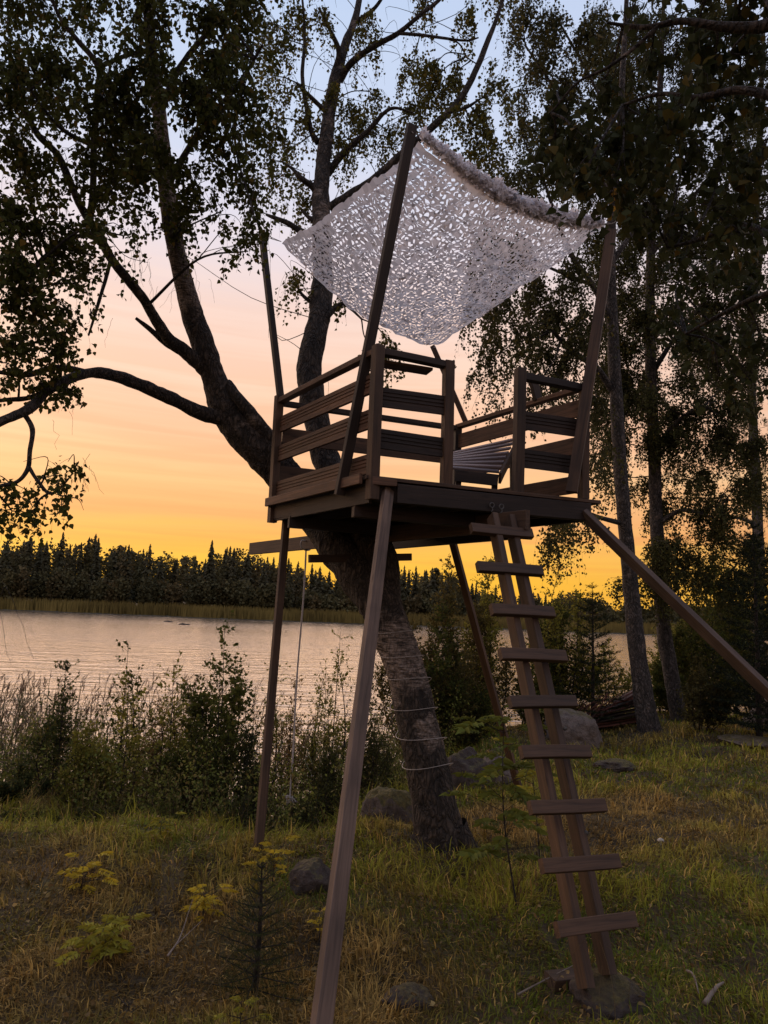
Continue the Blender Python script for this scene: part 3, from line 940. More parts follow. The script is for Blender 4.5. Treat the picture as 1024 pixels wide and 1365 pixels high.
    beam('top_rail', z(cA + nBA * 0.01, 3.80), z(cB + nBA * 0.01, 3.80), 0.07, 0.045, WOOD_RAIL, th, yref=nBA)
    # front left of the gate
    a, b = up(cB + dBE * 0.03, pC - dBE * 0.035, nBE)
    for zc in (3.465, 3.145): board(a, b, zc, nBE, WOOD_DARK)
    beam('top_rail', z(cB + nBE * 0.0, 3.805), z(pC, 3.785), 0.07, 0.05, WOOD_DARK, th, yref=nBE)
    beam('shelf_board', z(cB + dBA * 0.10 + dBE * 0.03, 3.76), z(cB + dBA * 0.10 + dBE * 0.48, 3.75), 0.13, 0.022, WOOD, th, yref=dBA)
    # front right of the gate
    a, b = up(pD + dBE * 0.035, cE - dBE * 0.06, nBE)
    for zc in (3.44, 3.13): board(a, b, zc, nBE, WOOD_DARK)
    beam('top_rail', z(pD, 3.80), z(cE, 3.78), 0.07, 0.055, WOOD_DARK, th, yref=nBE)
    # back side (A-F) and right side (E-F), plain boards seen from inside
    dAF = (cF - cA).normalized()
    for zc in (3.48, 3.12):
        beam('railing_board', z(cA + dAF * 0.03, zc), z(cF - dAF * 0.03, zc), 0.026, 0.15, WOOD, th, yref=nBE)
    beam('top_rail', z(cA, 3.785), z(cF, 3.785), 0.07, 0.045, WOOD_DARK, th, yref=nBE)
    dEF = (cF - cE).normalized(); nEF = Vector((-dEF.y, dEF.x, 0))
    for zc in (3.64, 3.325, 3.00):
        beam('railing_board', z(cE + dEF * 0.04, zc), z(cF - dEF * 0.03, zc), 0.026, 0.145, WOOD_RAIL, th, yref=nEF)
    beam('top_rail', z(cE + dEF * 0.03, 3.80), z(cF, 3.80), 0.07, 0.04, WOOD_RAIL, th, yref=nEF)
    beam('rail_block', z(cE + dEF * 0.55, 3.82), z(cE + dEF * 0.55 - dBE * 0.05, 3.98), 0.04, 0.09, WOOD_DARK, th, yref=dEF)
    # masts for the awning
    beam('mast', P(374, 532, 6.42), P(349, 308, 6.72), 0.055, 0.055, WOOD_DARK, th, yref=nBA)
    beam('mast', P(453, 660, 5.30), P(549, 167, 4.92), 0.075, 0.05, WOOD_DARK, th, yref=(0.9, 0.5, 0))
    beam('mast', P(762, 656, 5.52), P(815, 308, 5.72), 0.06, 0.085, WOOD, th, yref=(0.4, 1, 0))
    beam('mast', P(622, 566, 7.12), P(577, 462, 7.28), 0.05, 0.05, WOOD, th, yref=(0.4, 1, 0))
    # legs
    def leg(ptop, pbot, m=WOOD_LEG, w=0.055, h=0.085, yr=(0.9, 0.45, 0)):
        return beam('leg', ptop, pbot, w, h, m, th, yref=yr)
    leg(P(517, 650, 5.12), P(428, 1380, 2.96), WOOD_LEG, 0.046, 0.080, (0.5, -0.86, 0))
    leg(P(381, 694, 6.42), P(342, 1168, 5.52), WOOD, 0.040, 0.066, (0.6, -0.8, 0))
    leg(P(601, 712, 7.05), P(698, 1075, 7.55), WOOD, 0.07, 0.046, (0.8, -0.6, 0))
    t0, t1 = P(778, 684, 5.62), P(1024, 922, 4.9)
    dd = (t1 - t0); k = (t0.z - gz(3.6, 4.0) + 0.05) / -dd.z
    leg(t0, t0 + dd * k, WOOD_LEG, 0.095, 0.046, (0.3, -0.9, 0.2))
    # two eye bolts where the ladder hangs
    for px in (656, 668.5):
        mb = MB(); c = P(px, 673.5 + (px - 656) * 0.15, 5.31)
        a = np.linspace(0, 2 * math.pi, 15)
        ring = np.array([c + dBE * math.cos(t) * 0.018 + Vector((0, 0, math.sin(t) * 0.018)) for t in a])
        tube(mb, ring, 0.005, 6)
        tail = catmull([c + dBE * 0.0 + Vector((0, 0, -0.018)), c + Vector((0.006, 0, -0.034)), c + Vector((-0.006, -0.004, -0.05))], 4)
        tube(mb, tail, 0.0045, 5)
        mb.build('eye_bolt', STEEL, th)
    for (px, py, d) in [(361.5, 676, 6.40), (357, 570, 6.43)]:
        mb = MB(); c = np.array(P(px, py, d)); tube(mb, [c, c + np.array([-0.02, -0.02, 0])], 0.008, 6, cap=True); mb.build('bolt', STEEL, th)
    return th


treehouse()


def bench():
    # slatted folding bench with its tilted back, behind the gate opening
    b = empty('slatted_bench', P(645, 640, 5.9))
    tag(b, 'grey slatted bench seat tilted up inside the treehouse behind the open gate', 'bench')
    tl, tr_ = P(600, 604, 6.5), P(687, 583, 6.15)
    bl, br = P(596, 624, 5.75), P(664, 632, 5.72)
    nrm = (tr_ - tl).cross(bl - tl).normalized()
    n = 8
    for k in range(n):
        t = (k + 0.5) / n
        a, c = tl.lerp(bl, t), tr_.lerp(br, t)
        wd = (bl - tl).length / n * 0.86
        me_w = ((bl - tl).length + (br - tr_).length) / 2 / n * 0.84
        beam('slat', a, c, me_w, 0.02, WOOD_SEAT, b, yref=(bl - tl), warp=0.0008)
    # front board and side board
    beam('front_board', P(607, 634, 5.70), P(664, 641, 5.68), 0.022, 0.095, WOOD_DARK, b, yref=nBE)
    beam('side_board', P(667, 638, 5.72), P(687, 596, 6.15), 0.022, 0.10, WOOD, b, yref=(1, -0.1, 0))
    for (x, y, d) in ((611, 640, 5.74), (660, 645, 5.72), (684, 610, 6.15)):
        p = P(x, y, d)
        beam('leg', Vector((p.x, p.y, DECK)), Vector((p.x, p.y, p.z + 0.03)), 0.045, 0.045, WOOD_DARK, b)


bench()


def ladder():
    top, foot = P(669, 686, 5.235), None
    g = gz(1.21, 3.82)
    lt = Vector((0.865, 5.22, 2.76)); lb = Vector((1.235, 3.83, g - 0.04))
    ld = empty('ladder', (lb.x, lb.y, g))
    tag(ld, 'narrow wooden ladder of nine plank rungs leading up to the treehouse gate', 'ladder')
    side = dBE
    # stringers
    nrm = side.cross((lb - lt).normalized()).normalized()
    for s, tp, bt in ((-1, (657, 688), (781, 1318)), (1, (680, 690), (810, 1300))):
        a = P(tp[0], tp[1], 5.20 + 0.03 * s); b = P(bt[0], bt[1], 3.86 + 0.05 * s)
        st = beam('stringer', a, b, 0.048, 0.098, WOOD, ld, yref=side)
        # rounded top
    rungs = [(669, 708), (680, 759), (697, 815), (711, 874), (724, 936), (741, 1003), (757, 1075), (774, 1151), (795, 1233)]
    w = [86, 90, 88, 92, 92, 96, 104, 105, 108]
    for i, ((x, y), ww) in enumerate(zip(rungs, w)):
        t = i / 8.0
        dt_ = 5.075 * (1 - t) + 3.72 * t
        c = P(x, y, dt_ / 1.0)
        half = ww / F_PX * dt_ / 2 / 0.93
        fw = nrm if nrm.y < 0 else -nrm
        c = c + fw * 0.0
        tilt = Vector((0, 0, random.uniform(-.004, .004)))
        beam('rung', c - side * half - tilt, c + side * half + tilt, 0.045, 0.075 if i < 4 else 0.07, WOOD, ld, yref=fw)
    for (x, y, d) in [(753, 971, 4.52), (717, 965, 4.52), (761, 1035, 4.42), (781, 1110, 4.22)]:
        mb = MB(); c = np.array(P(x, y, d - 0.03)); tube(mb, [c, c + np.array([0.0, -0.012, 0])], 0.013, 10, cap=True)
        mb.build('washer', STEEL, ld)


ladder()


# ------------------------------------------------------------------ white die-cut net over the platform
def net():
    m, t, b, out = mat_new('white_net_fabric')
    nz = noise_node(t, 6, 3)
    r = ramp(t, [(0.3, (0.76, 0.72, 0.74)), (0.7, (0.90, 0.87, 0.90))], nz)
    att = N(t, 'ShaderNodeAttribute'); att.attribute_name = 'tint'
    c = mul_color(t, r.outputs[0], att.outputs['Color'])
    t.links.new(c, b.inputs['Base Color']); b.inputs['Roughness'].default_value = 0.7
    tr = N(t, 'ShaderNodeBsdfTranslucent'); t.links.new(c, tr.inputs[0])
    mx = N(t, 'ShaderNodeMixShader'); mx.inputs[0].default_value = 0.4
    t.links.new(b.outputs[0], mx.inputs[1]); t.links.new(tr.outputs[0], mx.inputs[2]); t.links.new(mx.outputs[0], out.inputs[0])
    rg = np.random.default_rng(5)
    A, B, E_, F_ = (np.array(P(*p)) for p in ((375, 322, 6.55), (560, 181, 4.97), (803, 299, 5.70), (580, 463, 7.22)))
    root = empty('camouflage_net', Vector(B))
    tag(root, 'white die-cut camouflage net stretched as an awning between the four masts', 'net')
    def edge(p, q, sag, s):
        s = np.asarray(s)[..., None]
        return p * (1 - s) + q * s + np.array([0, 0, -1.0]) * sag * 4 * s * (1 - s)
    def patch(u, v):
        # u: A->B (v=0), F->E (v=1) ; v: A->F (u=0), B->E (u=1)
        e0 = edge(A, B, 0.085, u); e1 = edge(F_, E_, 0.02, u); f0 = edge(A, F_, 0.17, v); f1 = edge(B, E_, 0.20, v)
        uu, vv = u[..., None], v[..., None]
        bil = A * (1 - uu) * (1 - vv) + B * uu * (1 - vv) + F_ * (1 - uu) * vv + E_ * uu * vv
        p = (1 - vv) * e0 + vv * e1 + (1 - uu) * f0 + uu * f1 - bil
        p[..., 2] -= 0.20 * 16 * (u * (1 - u) * v * (1 - v))
        return p
    n = 48
    mb = MB()
    def surf(u, v):
        u = np.clip(u, 0, 1); v = np.clip(v, 0, 1)
        p = patch(u, v)
        q = p.reshape(-1, 3)
        w = 0.05 * vnoise(q * 3.1 + 3) + 0.026 * vnoise(q * 9) + 0.014 * vnoise(q * 22 + 7)
        p = p + (w.reshape(u.shape))[..., None] * np.array([0.2, -0.5, 0.8])
        return p
    jx = rg.uniform(-0.28, 0.28, (n + 1, n + 1, 2)) / n
    ks = 8
    for i in range(n):
        for j in range(n):
            cu = np.array([i, i + 1, i + 1, i]) / n + np.array([jx[i, j, 0], jx[i + 1, j, 0], jx[i + 1, j + 1, 0], jx[i, j + 1, 0]])
            cv = np.array([j, j, j + 1, j + 1]) / n + np.array([jx[i, j, 1], jx[i + 1, j, 1], jx[i + 1, j + 1, 1], jx[i, j + 1, 1]])
            # outer ring of 8: corners + edge midpoints
            ou = np.array([cu[0], (cu[0] + cu[1]) / 2, cu[1], (cu[1] + cu[2]) / 2, cu[2], (cu[2] + cu[3]) / 2, cu[3], (cu[3] + cu[0]) / 2])
            ov = np.array([cv[0], (cv[0] + cv[1]) / 2, cv[1], (cv[1] + cv[2]) / 2, cv[2], (cv[2] + cv[3]) / 2, cv[3], (cv[3] + cv[0]) / 2])
            shade = 1 + rg.uniform(-0.22, 0.12)
            if rg.random() < 0.10 or min(i, j) == 0 or max(i, j) == n - 1:
                mb.add(surf(cu, cv), [(0, 1, 2, 3)], None, (shade,) * 3)
                continue
            mu, mv = cu.mean() + rg.uniform(-.1, .1) / n, cv.mean() + rg.uniform(-.1, .1) / n
            ang = rg.normal(0.8, 0.8); a = np.arange(8) * math.pi / 4 - 3 * math.pi / 4; jr = rg.uniform(0.62, 1.25, 8)
            ra, rb = rg.uniform(0.34, 0.64) / n, rg.uniform(0.10, 0.42) / n
            la, lb_ = ra * jr * np.cos(a - ang), rb * jr * np.sin(a - ang)
            hu = mu + la * math.cos(ang) - lb_ * math.sin(ang); hv = mv + la * math.sin(ang) + lb_ * math.cos(ang)
            V = surf(np.concatenate([ou, hu]), np.concatenate([ov, hv]))
            q = [(k, (k + 1) % 8, 8 + (k + 1) % 8, 8 + k) for k in range(8)]
            mb.add(V, q, None, (shade,) * 3)
            # the cut flap hangs from one side of its hole
            hv3 = V[8:]
            k0 = rg.integers(8)
            hinge0, hinge1 = hv3[k0], hv3[(k0 + 2) % 8]
            ctr = hv3.mean(0)
            tip = hinge0 + (ctr - (hinge0 + hinge1) / 2) * rg.uniform(1.0, 1.9) + (hinge1 - hinge0) / 2 + rg.normal(size=3) * 0.008 + np.array([0, 0, -0.022 * rg.random()])
            mid = (hinge0 + hinge1) / 2 + (tip - (hinge0 + hinge1) / 2) * 0.5 + rg.normal(size=3) * 0.008
            sidev = (hinge1 - hinge0) * 0.55
            mb.add([hinge0, hinge1, mid + sidev, mid - sidev, tip], [(0, 1, 2, 3)], [(3, 2, 4)], (shade * rg.uniform(0.8, 1.1),) * 3)
    s = mb.build('net_sheet', m, root); s['kind'] = 'stuff'
    # rolled, crumpled upper edge
    rb_ = MB()
    tt = np.linspace(0, 1, 60)
    pth = edge(B, E_, 0.19, tt) + np.array([0, 0.0, 0.035])
    rad = 0.012 + 0.038 * np.sin(np.clip(tt, 0, 1) * math.pi) ** 0.6
    tube(rb_, pth, rad, 20, 0.28, 22, (1, 1, 1))
    # loose scraps along the roll
    for k in range(2600):
        i = rg.integers(1, 59); a = rg.uniform(0, 6.28)
        c0 = pth[i] + np.array([0, math.cos(a), math.sin(a)]) * rad[i] * 1.02 + rg.normal(size=3) * 0.01
        e = rg.normal(size=(4, 3)) * 0.013
        sh = rg.uniform(0.8, 1.1)
        rb_.add([c0 + e[0], c0 + e[1] + [0.02, 0, 0], c0 + e[2] + [0.018, 0, -0.02], c0 + e[3] + [0, 0, -0.02]], [(0, 1, 2, 3)], None, (sh,) * 3)
    rb_.build('rolled_edge', m, root, smooth=False)
    for a, b_ in ((P(350, 311, 6.70), A), (P(549, 176, 4.90), B), (P(816, 298, 5.70), E_), (P(577, 464, 7.27), F_)):
        c = MB(); b_ = np.array(b_); a = np.array(a)
        for s_ in (0, 1): tube(c, catmull([a, (a + b_) / 2 + rg.normal(size=3) * 0.01 * (1 + s_), b_], 4), 0.0035, 5)
        c.build('cord', ROPE, root)
    # cord ends blowing near the right mast
    c = MB(); tube(c, catmull([P(803, 299, 5.70), P(818, 297, 5.68), P(824, 292, 5.66), P(829, 293, 5.66)], 4), 0.003, 5); c.build('cord', ROPE, root)


net()


def swing_rope():
    q0, q1 = Z(334, 732, 2.60), Z(704, 693, 2.60)
    kx = ray(408, 735)[0] / ray(408, 735)[1]; tq = (kx * q0.y - q0.x) / ((q1.x - q0.x) - kx * (q1.y - q0.y))
    top = q0.lerp(q1, tq); DR = top.y
    end = Vector((top.x, top.y, P(385, 1066, DR).z))
    o = empty('swing_rope', end)
    tag(o, 'thin white rope hanging from the beam with a knotted stick at its end', 'rope')
    mb = MB()
    t = np.linspace(0, 1, 40)[:, None]
    x0 = np.array([top.x, top.y, 2.52]); 
    pe = np.array(P(386, 1062, DR))
    pth = x0 * (1 - t) + pe * t + np.hstack([0.006 * np.sin(t * 9), 0 * t, 0 * t])
    tube(mb, pth, 0.0095, 8, 0.12, 60)
    # loop over the beam
    lp = [Vector(x0) + Vector(v) for v in ((0, 0, 0), (-0.05, -0.035, 0.03), (-0.05, -0.045, 0.10), (0.0, -0.02, 0.10), (0.03, 0.05, 0.10), (0.04, 0.04, 0.02), (0, 0, 0))]
    tube(mb, catmull(lp, 4), 0.008, 6)
    mb.build('rope', ROPE, o, smooth=True)
    k = MB()
    for i in range(4):
        a = np.linspace(0, 2 * math.pi, 14)
        rr = 0.026 - 0.002 * i
        ring = pe + np.stack([np.cos(a) * rr, np.sin(a) * rr, 0.012 * np.sin(a * 2 + i) - 0.016 * i], 1)
        tube(k, ring, 0.010, 6)
    for dx, dz in ((0.05, -0.07), (-0.02, -0.08), (0.07, -0.04)):
        tube(k, catmull([pe, pe + np.array([dx * .6, -0.01, dz * .4]), pe + np.array([dx, -0.02, dz])], 4), np.linspace(.011, .005, 9), 6)
    k.build('knot', ROPE, o, smooth=True)
    s = MB(); tube(s, [pe + np.array([-0.07, 0, 0.01]), pe + np.array([0.0, 0, -0.03]), pe + np.array([0.085, 0, -0.055])], [0.013, 0.015, 0.012], 8, 0.1, 20, cap=True)
    s.build('stick', PALEDEAD, o)


swing_rope()


# ------------------------------------------------------------------ trees to the right
def birch(name, label, trunkpts, limbs, clumps, leaf, base, seed, lod=1, mat=None, white=0.22, spacing=0.05, alt=(0.16, 0.12, 0.03), pa=0.12, sides=14, twig=0.0016, br=0.012, group=None):
    rg = np.random.default_rng(seed)
    root = empty(name, P(*trunkpts[0][:3]))
    tag(root, label, 'tree', group)
    tr = MB()
    trunkpts = [(a_, b_, c_, h_ * 0.84) for a_, b_, c_, h_ in trunkpts]
    paths = [limb(tr, trunkpts, (white,) * 3, sides, 0.06, 8, 6.0)]
    for l in limbs: paths.append(limb(tr, l, (0.1,) * 3, 6, 0.05, 5, 6.0))
    tr.build('trunk', mat or BARK_FAR, root, smooth=True)
    sk = np.concatenate([p[len(p) // 4:, :3] for p in paths[:1]] + [p[:, :3] for p in paths[1:]])
    wood, fol = pendulous_crown(sk, clumps, leaf, base, 0.4, alt, pa, rg, lod, br, twig, spacing * 0.60, 1.2, mult=3.1)
    wood.build('branch', BARK_TWIG, root)['kind'] = 'stuff'
    c = fol.build('crown', LEAF, root); c['kind'] = 'stuff'
    return root


def right_side():
    rg = np.random.default_rng(21)
    g = lambda px, py: G(px, py)
    # two clear trunks
    b1 = g(865, 974); d1 = b1.y
    t1 = [(868, 985, d1, 21), (865, 968, d1, 17), (858, 930, d1, 15), (850, 870, d1, 13.5), (843, 800, d1, 12.5), (836, 730, d1 - .1, 11.5), (829, 650, d1 - .2, 11), (824, 570, d1 - .3, 10.5), (820, 500, d1 - .4, 10),
          (816, 420, d1 - .5, 9), (814, 340, d1 - .6, 8), (818, 260, d1 - .7, 7), (826, 180, d1 - .8, 6), (830, 100, d1 - .9, 5), (835, 10, d1 - 1, 4), (838, -80, d1 - 1, 2)]
    lm1 = [[(822, 530, d1 - .3, 5), (795, 490, d1 - .6, 4.5), (765, 470, d1 - 1, 4), (735, 440, d1 - 1.2, 2.5)], [(817, 430, d1 - .5, 5), (790, 380, d1 - .8, 4.5), (765, 345, d1 - 1.1, 4), (745, 300, d1 - 1.3, 3), (725, 240, d1 - 1.5, 2)],
           [(815, 350, d1 - .6, 4), (850, 300, d1 - .6, 3), (880, 250, d1 - .6, 2)], [(818, 270, d1 - .7, 4), (780, 200, d1 - .9, 3), (740, 120, d1 - 1, 2), (700, 60, d1 - 1, 1.5)],
           [(838, 700, d1, 4), (800, 690, d1 - .5, 3), (770, 680, d1 - .8, 2), (745, 690, d1 - 1, 1.5)], [(826, 180, d1 - .8, 3), (780, 90, d1 - 1, 2), (740, 20, d1 - 1, 1.5)],
           [(790, 380, d1 - .8, 3), (740, 360, d1 - 1.1, 2), (690, 340, d1 - 1.4, 1.5), (650, 350, d1 - 1.6, 1)]]
    c1 = []
    for (x, y, n, L, rx, ry) in [(700, 20, 30, 1.2, 25, 30), (740, 30, 34, 1.0, 30, 30), (780, 40, 34, 1, 30, 30), (720, 90, 34, 1.1, 28, 30), (760, 100, 34, 1, 30, 30), (690, 130, 12, 1, 14, 25), (740, 160, 40, 1, 30, 30),
                                 (700, 180, 22, 1, 20, 26), (670, 235, 18, 1, 20, 24), (700, 240, 28, 1, 25, 25), (740, 230, 34, 1, 28, 28), (780, 200, 34, 1, 28, 28),
                                 (655, 330, 22, 1.3, 22, 22), (690, 330, 34, 1.2, 25, 25), (640, 400, 24, 1.2, 15, 22), (672, 400, 28, 1.1, 20, 25), (710, 400, 34, 1, 25, 25), (650, 465, 22, 1.0, 16, 22), (690, 455, 26, 1, 22, 24), (735, 420, 34, 1, 25, 28),
                                 (760, 370, 36, 1, 26, 28), (780, 430, 34, 1, 26, 28), (760, 480, 26, .9, 22, 24), (635, 500, 12, .8, 14, 18), (720, 480, 22, .9, 24, 20),
                                 (745, 540, 22, .8, 28, 20), (700, 540, 16, .8, 24, 18), (790, 540, 22, .8, 22, 22), (650, 545, 10, .7, 26, 12),
                                 (745, 700, 18, 1.1, 14, 26), (765, 700, 12, .8, 16, 20), (730, 730, 9, .8, 10, 18), (790, 690, 12, .7, 20, 14), (800, 610, 18, .7, 20, 20)]:
        c1.append((x, y, d1 - rg.uniform(0.4, 2.2), rx, ry, 0.8, int(n * 0.95), L * 0.75))
    birch('birch_tree', 'straight grey-barked birch just right of the treehouse, the wood pile at its foot', t1, lm1, c1, 0.052, (0.060, 0.060, 0.022), 31)
    b2 = g(905, 962); d2 = b2.y
    t2 = [(908, 972, d2, 17), (905, 955, d2, 13), (895, 900, d2, 11.5), (885, 840, d2, 11), (880, 770, d2, 10.5), (875, 690, d2, 10), (872, 600, d2, 9.5), (868, 510, d2, 9), (866, 420, d2, 8), (868, 330, d2, 7), (874, 230, d2, 6), (880, 120, d2, 5), (885, 0, d2, 3), (888, -80, d2, 2)]
    lm2 = [[(872, 600, d2, 4), (905, 560, d2 - .5, 3), (940, 540, d2 - 1, 2)], [(868, 500, d2, 4), (900, 450, d2, 3), (940, 400, d2, 2)], [(876, 700, d2, 4), (910, 680, d2 - .4, 3), (950, 690, d2 - .7, 2)],
           [(868, 340, d2, 4), (910, 280, d2, 3), (960, 220, d2, 2)], [(867, 450, d2, 3), (840, 400, d2, 2), (815, 380, d2, 2)]]
    c2 = []
    for gx in range(800, 1010, 34):
        for gy in range(40, 790, 46):
            if gy > 600 and gx < 850 and rg.random() < 0.7: continue
            n = 26 if gy < 600 else 17
            c2.append((gx + rg.uniform(-12, 12), gy + rg.uniform(-15, 15), d2 + rg.uniform(-1.2, 0.8), 28, 28, 0.7, int(n * rg.uniform(0.6, 1.5) * 1.5), rg.uniform(0.5, 0.85)))
    birch('birch_tree', 'second straight birch, thinner and standing a step right of the birch by the wood pile', t2, lm2, c2, 0.052, (0.058, 0.060, 0.02), 32)
    # third, at the right edge
    b3 = g(1012, 945); d3 = b3.y + 1.5
    t3 = [(1012, 950, d3, 9), (1011, 850, d3, 8), (1012, 750, d3, 8), (1008, 650, d3, 8), (1004, 560, d3, 7), (1000, 460, d3, 7), (1004, 360, d3, 6), (1010, 250, d3, 5), (1015, 120, d3, 4), (1020, 0, d3, 2)]
    lm3 = [[(1008, 640, d3, 4), (985, 600, d3, 3), (960, 590, d3, 2)], [(1004, 420, d3, 4), (1015, 320, d3 - 1, 3), (1000, 280, d3 - 1, 2), (985, 240, d3 - 1, 1.5)], [(1010, 700, d3, 3), (980, 690, d3, 2), (950, 700, d3, 1.5)]]
    c3 = []
    for gx in range(930, 1060, 34):
        for gy in range(120, 800, 50):
            c3.append((gx + rg.uniform(-12, 12), gy + rg.uniform(-15, 15), d3 + rg.uniform(-1.5, 0.8), 28, 28, 0.7, int(34 * rg.uniform(0.5, 1.3)), rg.uniform(0.4, 0.8)))
    birch('birch_tree', 'slim birch at the right edge rising behind the dark spruce', t3, lm3, c3, 0.055, (0.055, 0.058, 0.02), 33)


right_side()


def overhang():
    """branches of a near tree reaching in from the right"""
    rg = np.random.default_rng(41)
    base = Vector((2.75, 2.3, gz(2.75, 2.3)))
    root = empty('birch_tree', base)
    tag(root, 'near tree leaning in from the right with large dark leaves hanging over the awning', 'tree')
    tr = MB()
    tb = [base + Vector((0, 0, -0.1)), base + Vector((0.03, 0.02, 1.2)), base + Vector((-0.02, 0.1, 2.4)), base + Vector((0.05, 0.15, 3.6)), base + Vector((0.0, 0.2, 5.0)), base + Vector((0.1, 0.3, 6.5))]
    pth = catmull([list(v) for v in tb], 10)
    tube(tr, pth, np.linspace(0.15, 0.05, len(pth)), 20, 0.07, 8, (0.4,) * 3)
    sk = [pth[20:]]
    def W(pts, s=8):
        p = limb(tr, pts, (0, 0, 0), s, 0.06, 6, 8); sk.append(p[:, :3])
    W([(1130, 40, 2.6, 22), (1060, 25, 2.7, 14), (1010, 36, 2.8, 9), (960, 35, 2.85, 6.5), (910, 28, 2.9, 5), (865, 36, 2.95, 4), (835, 34, 3.0, 3), (810, 30, 3.0, 2)])
    W([(880, 32, 2.9, 3.5), (850, 60, 2.95, 3), (810, 90, 3.0, 2.5), (770, 110, 3.1, 2), (735, 150, 3.2, 1.5)])
    W([(1130, 180, 2.6, 14), (1060, 140, 2.7, 9), (990, 120, 2.8, 6), (930, 130, 2.9, 4.5), (880, 125, 3.0, 3), (830, 140, 3.1, 2)])
    W([(1110, 340, 2.7, 10), (1040, 320, 3.0, 6), (990, 300, 3.2, 4.5), (930, 320, 3.4, 3), (890, 330, 3.5, 2)])
    W([(1110, 300, 3.2, 9), (1040, 380, 3.6, 5), (1000, 400, 3.8, 4), (960, 420, 4.0, 3), (915, 445, 4.2, 2)])
    W([(1040, 30, 2.7, 6), (1000, -40, 2.8, 4), (950, -90, 2.9, 3)])
    tr.build('trunk', BARK, root, smooth=True)
    cl = []
    def C(px, py, rx, ry, n, L=0.26, d=3.1, rd=0.28): cl.append((px, py, d, rx, ry, rd, n, L))
    for (x, y, n) in [(800, 130, 11), (845, 150, 13), (890, 160, 13), (940, 160, 14), (990, 150, 15), (1015, 80, 12), (965, 70, 12), (920, 70, 9), (870, 75, 6), (825, 60, 4),
                      (760, 150, 8), (735, 190, 8), (770, 200, 13), (815, 200, 14), (865, 210, 14), (915, 220, 12), (965, 220, 12), (1010, 220, 12),
                      (735, 235, 7), (775, 250, 10), (820, 260, 10), (865, 270, 9), (910, 290, 9), (960, 300, 9), (1010, 300, 9), (1000, 20, 12), (945, 10, 9), (900, 5, 6), (845, 5, 3)]:
        C(x, y, 30, 30, n, 0.24, rg.uniform(2.8, 3.7))
    for (x, y, n) in [(1000, 370, 10), (950, 370, 10), (900, 370, 8), (980, 440, 10), (930, 450, 8), (1015, 460, 8), (890, 430, 7), (960, 520, 5), (1010, 530, 6)]:
        C(x, y, 32, 32, n, 0.28, rg.uniform(3.8, 4.8), 0.4)
    C(840, 290, 10, 10, 2, 0.16, 3.2, 0.1)
    yw, yf = pendulous_crown(np.concatenate(sk), [(812, 262, 3.9, 12, 16, 0.15, 7, 0.2), (818, 238, 3.9, 8, 8, 0.1, 3, 0.15)], 0.045, (0.30, 0.17, 0.03), 0.4, rg=np.random.default_rng(3), branch_r=0.004, twig_r=0.001, spacing=0.026)
    yw.build('branch', BARK_TWIG, root)['kind'] = 'stuff'
    yl = yf.build('yellow_leaves', LEAF, root); yl['kind'] = 'stuff'; yl['label'] = 'small spray of yellow autumn leaves'
    wood, fol = pendulous_crown(np.concatenate(sk), cl, 0.052, (0.040, 0.045, 0.016), 0.35, (0.12, 0.075, 0.015), 0.06, rg, 0, 0.008, 0.0012, 0.026, mult=1.9)
    wood.build('branch', BARK_TWIG, root)['kind'] = 'stuff'
    # the largest leaves are separate objects, the rest one mass
    v = np.concatenate(fol.v); nl = len(v) // 6; v = v.reshape(nl, 6, 3); c = np.concatenate(fol.c).reshape(nl, 6, 3)
    apparent = np.linalg.norm(v[:, 3] - v[:, 0], axis=1) / np.maximum(v[:, 0, 1], 0.5)
    # only those inside the picture
    cz = v[:, 0, :] - np.array([0, 0, EYE]); fx = (cz @ np.array(c_r)) / (cz @ np.array(c_f)) * F_PX + 512
    apparent[(fx > 1020)] = 0
    order = np.argsort(-apparent); big = order[:290]; rest = order[290:]
    mats3 = []
    for k, cb in enumerate([(0.040, 0.045, 0.016), (0.052, 0.054, 0.018), (0.030, 0.036, 0.014), (0.085, 0.065, 0.016)]):
        m3 = MB()
        m3.add(np.stack([LT[:, 0] * 1.4, LT[:, 1], LTZ], 1), None, LTRI, cb)
        mats3.append(m3.mesh('leaf', LEAF))
    for n_, k in enumerate(big):
        q = v[k]; a = q[3] - q[0]; L = np.linalg.norm(a)
        y = Vector(a).normalized(); x = Vector(q[5] - q[1]).normalized(); x = (x - y * x.dot(y)).normalized(); z = x.cross(y)
        o = bpy.data.objects.new('leaf', mats3[(n_ * 7 + n_ // 5) % 8 % 4 if n_ % 9 else 3]); col.objects.link(o); o.parent = root
        mtx = Matrix((x, y, z)).transposed().to_4x4(); mtx = mtx @ Matrix.Diagonal((L, L, L, 1)); mtx.translation = Vector(q[0]) - root.location
        o.matrix_basis = mtx
    fm = MB(); fm.add(v[rest].reshape(-1, 3), None, ((np.arange(len(rest)) * 6)[:, None, None] + LTRI[None]).reshape(-1, 3), c[rest].reshape(-1, 3))
    cr = fm.build('crown', LEAF, root); cr['kind'] = 'stuff'


overhang()


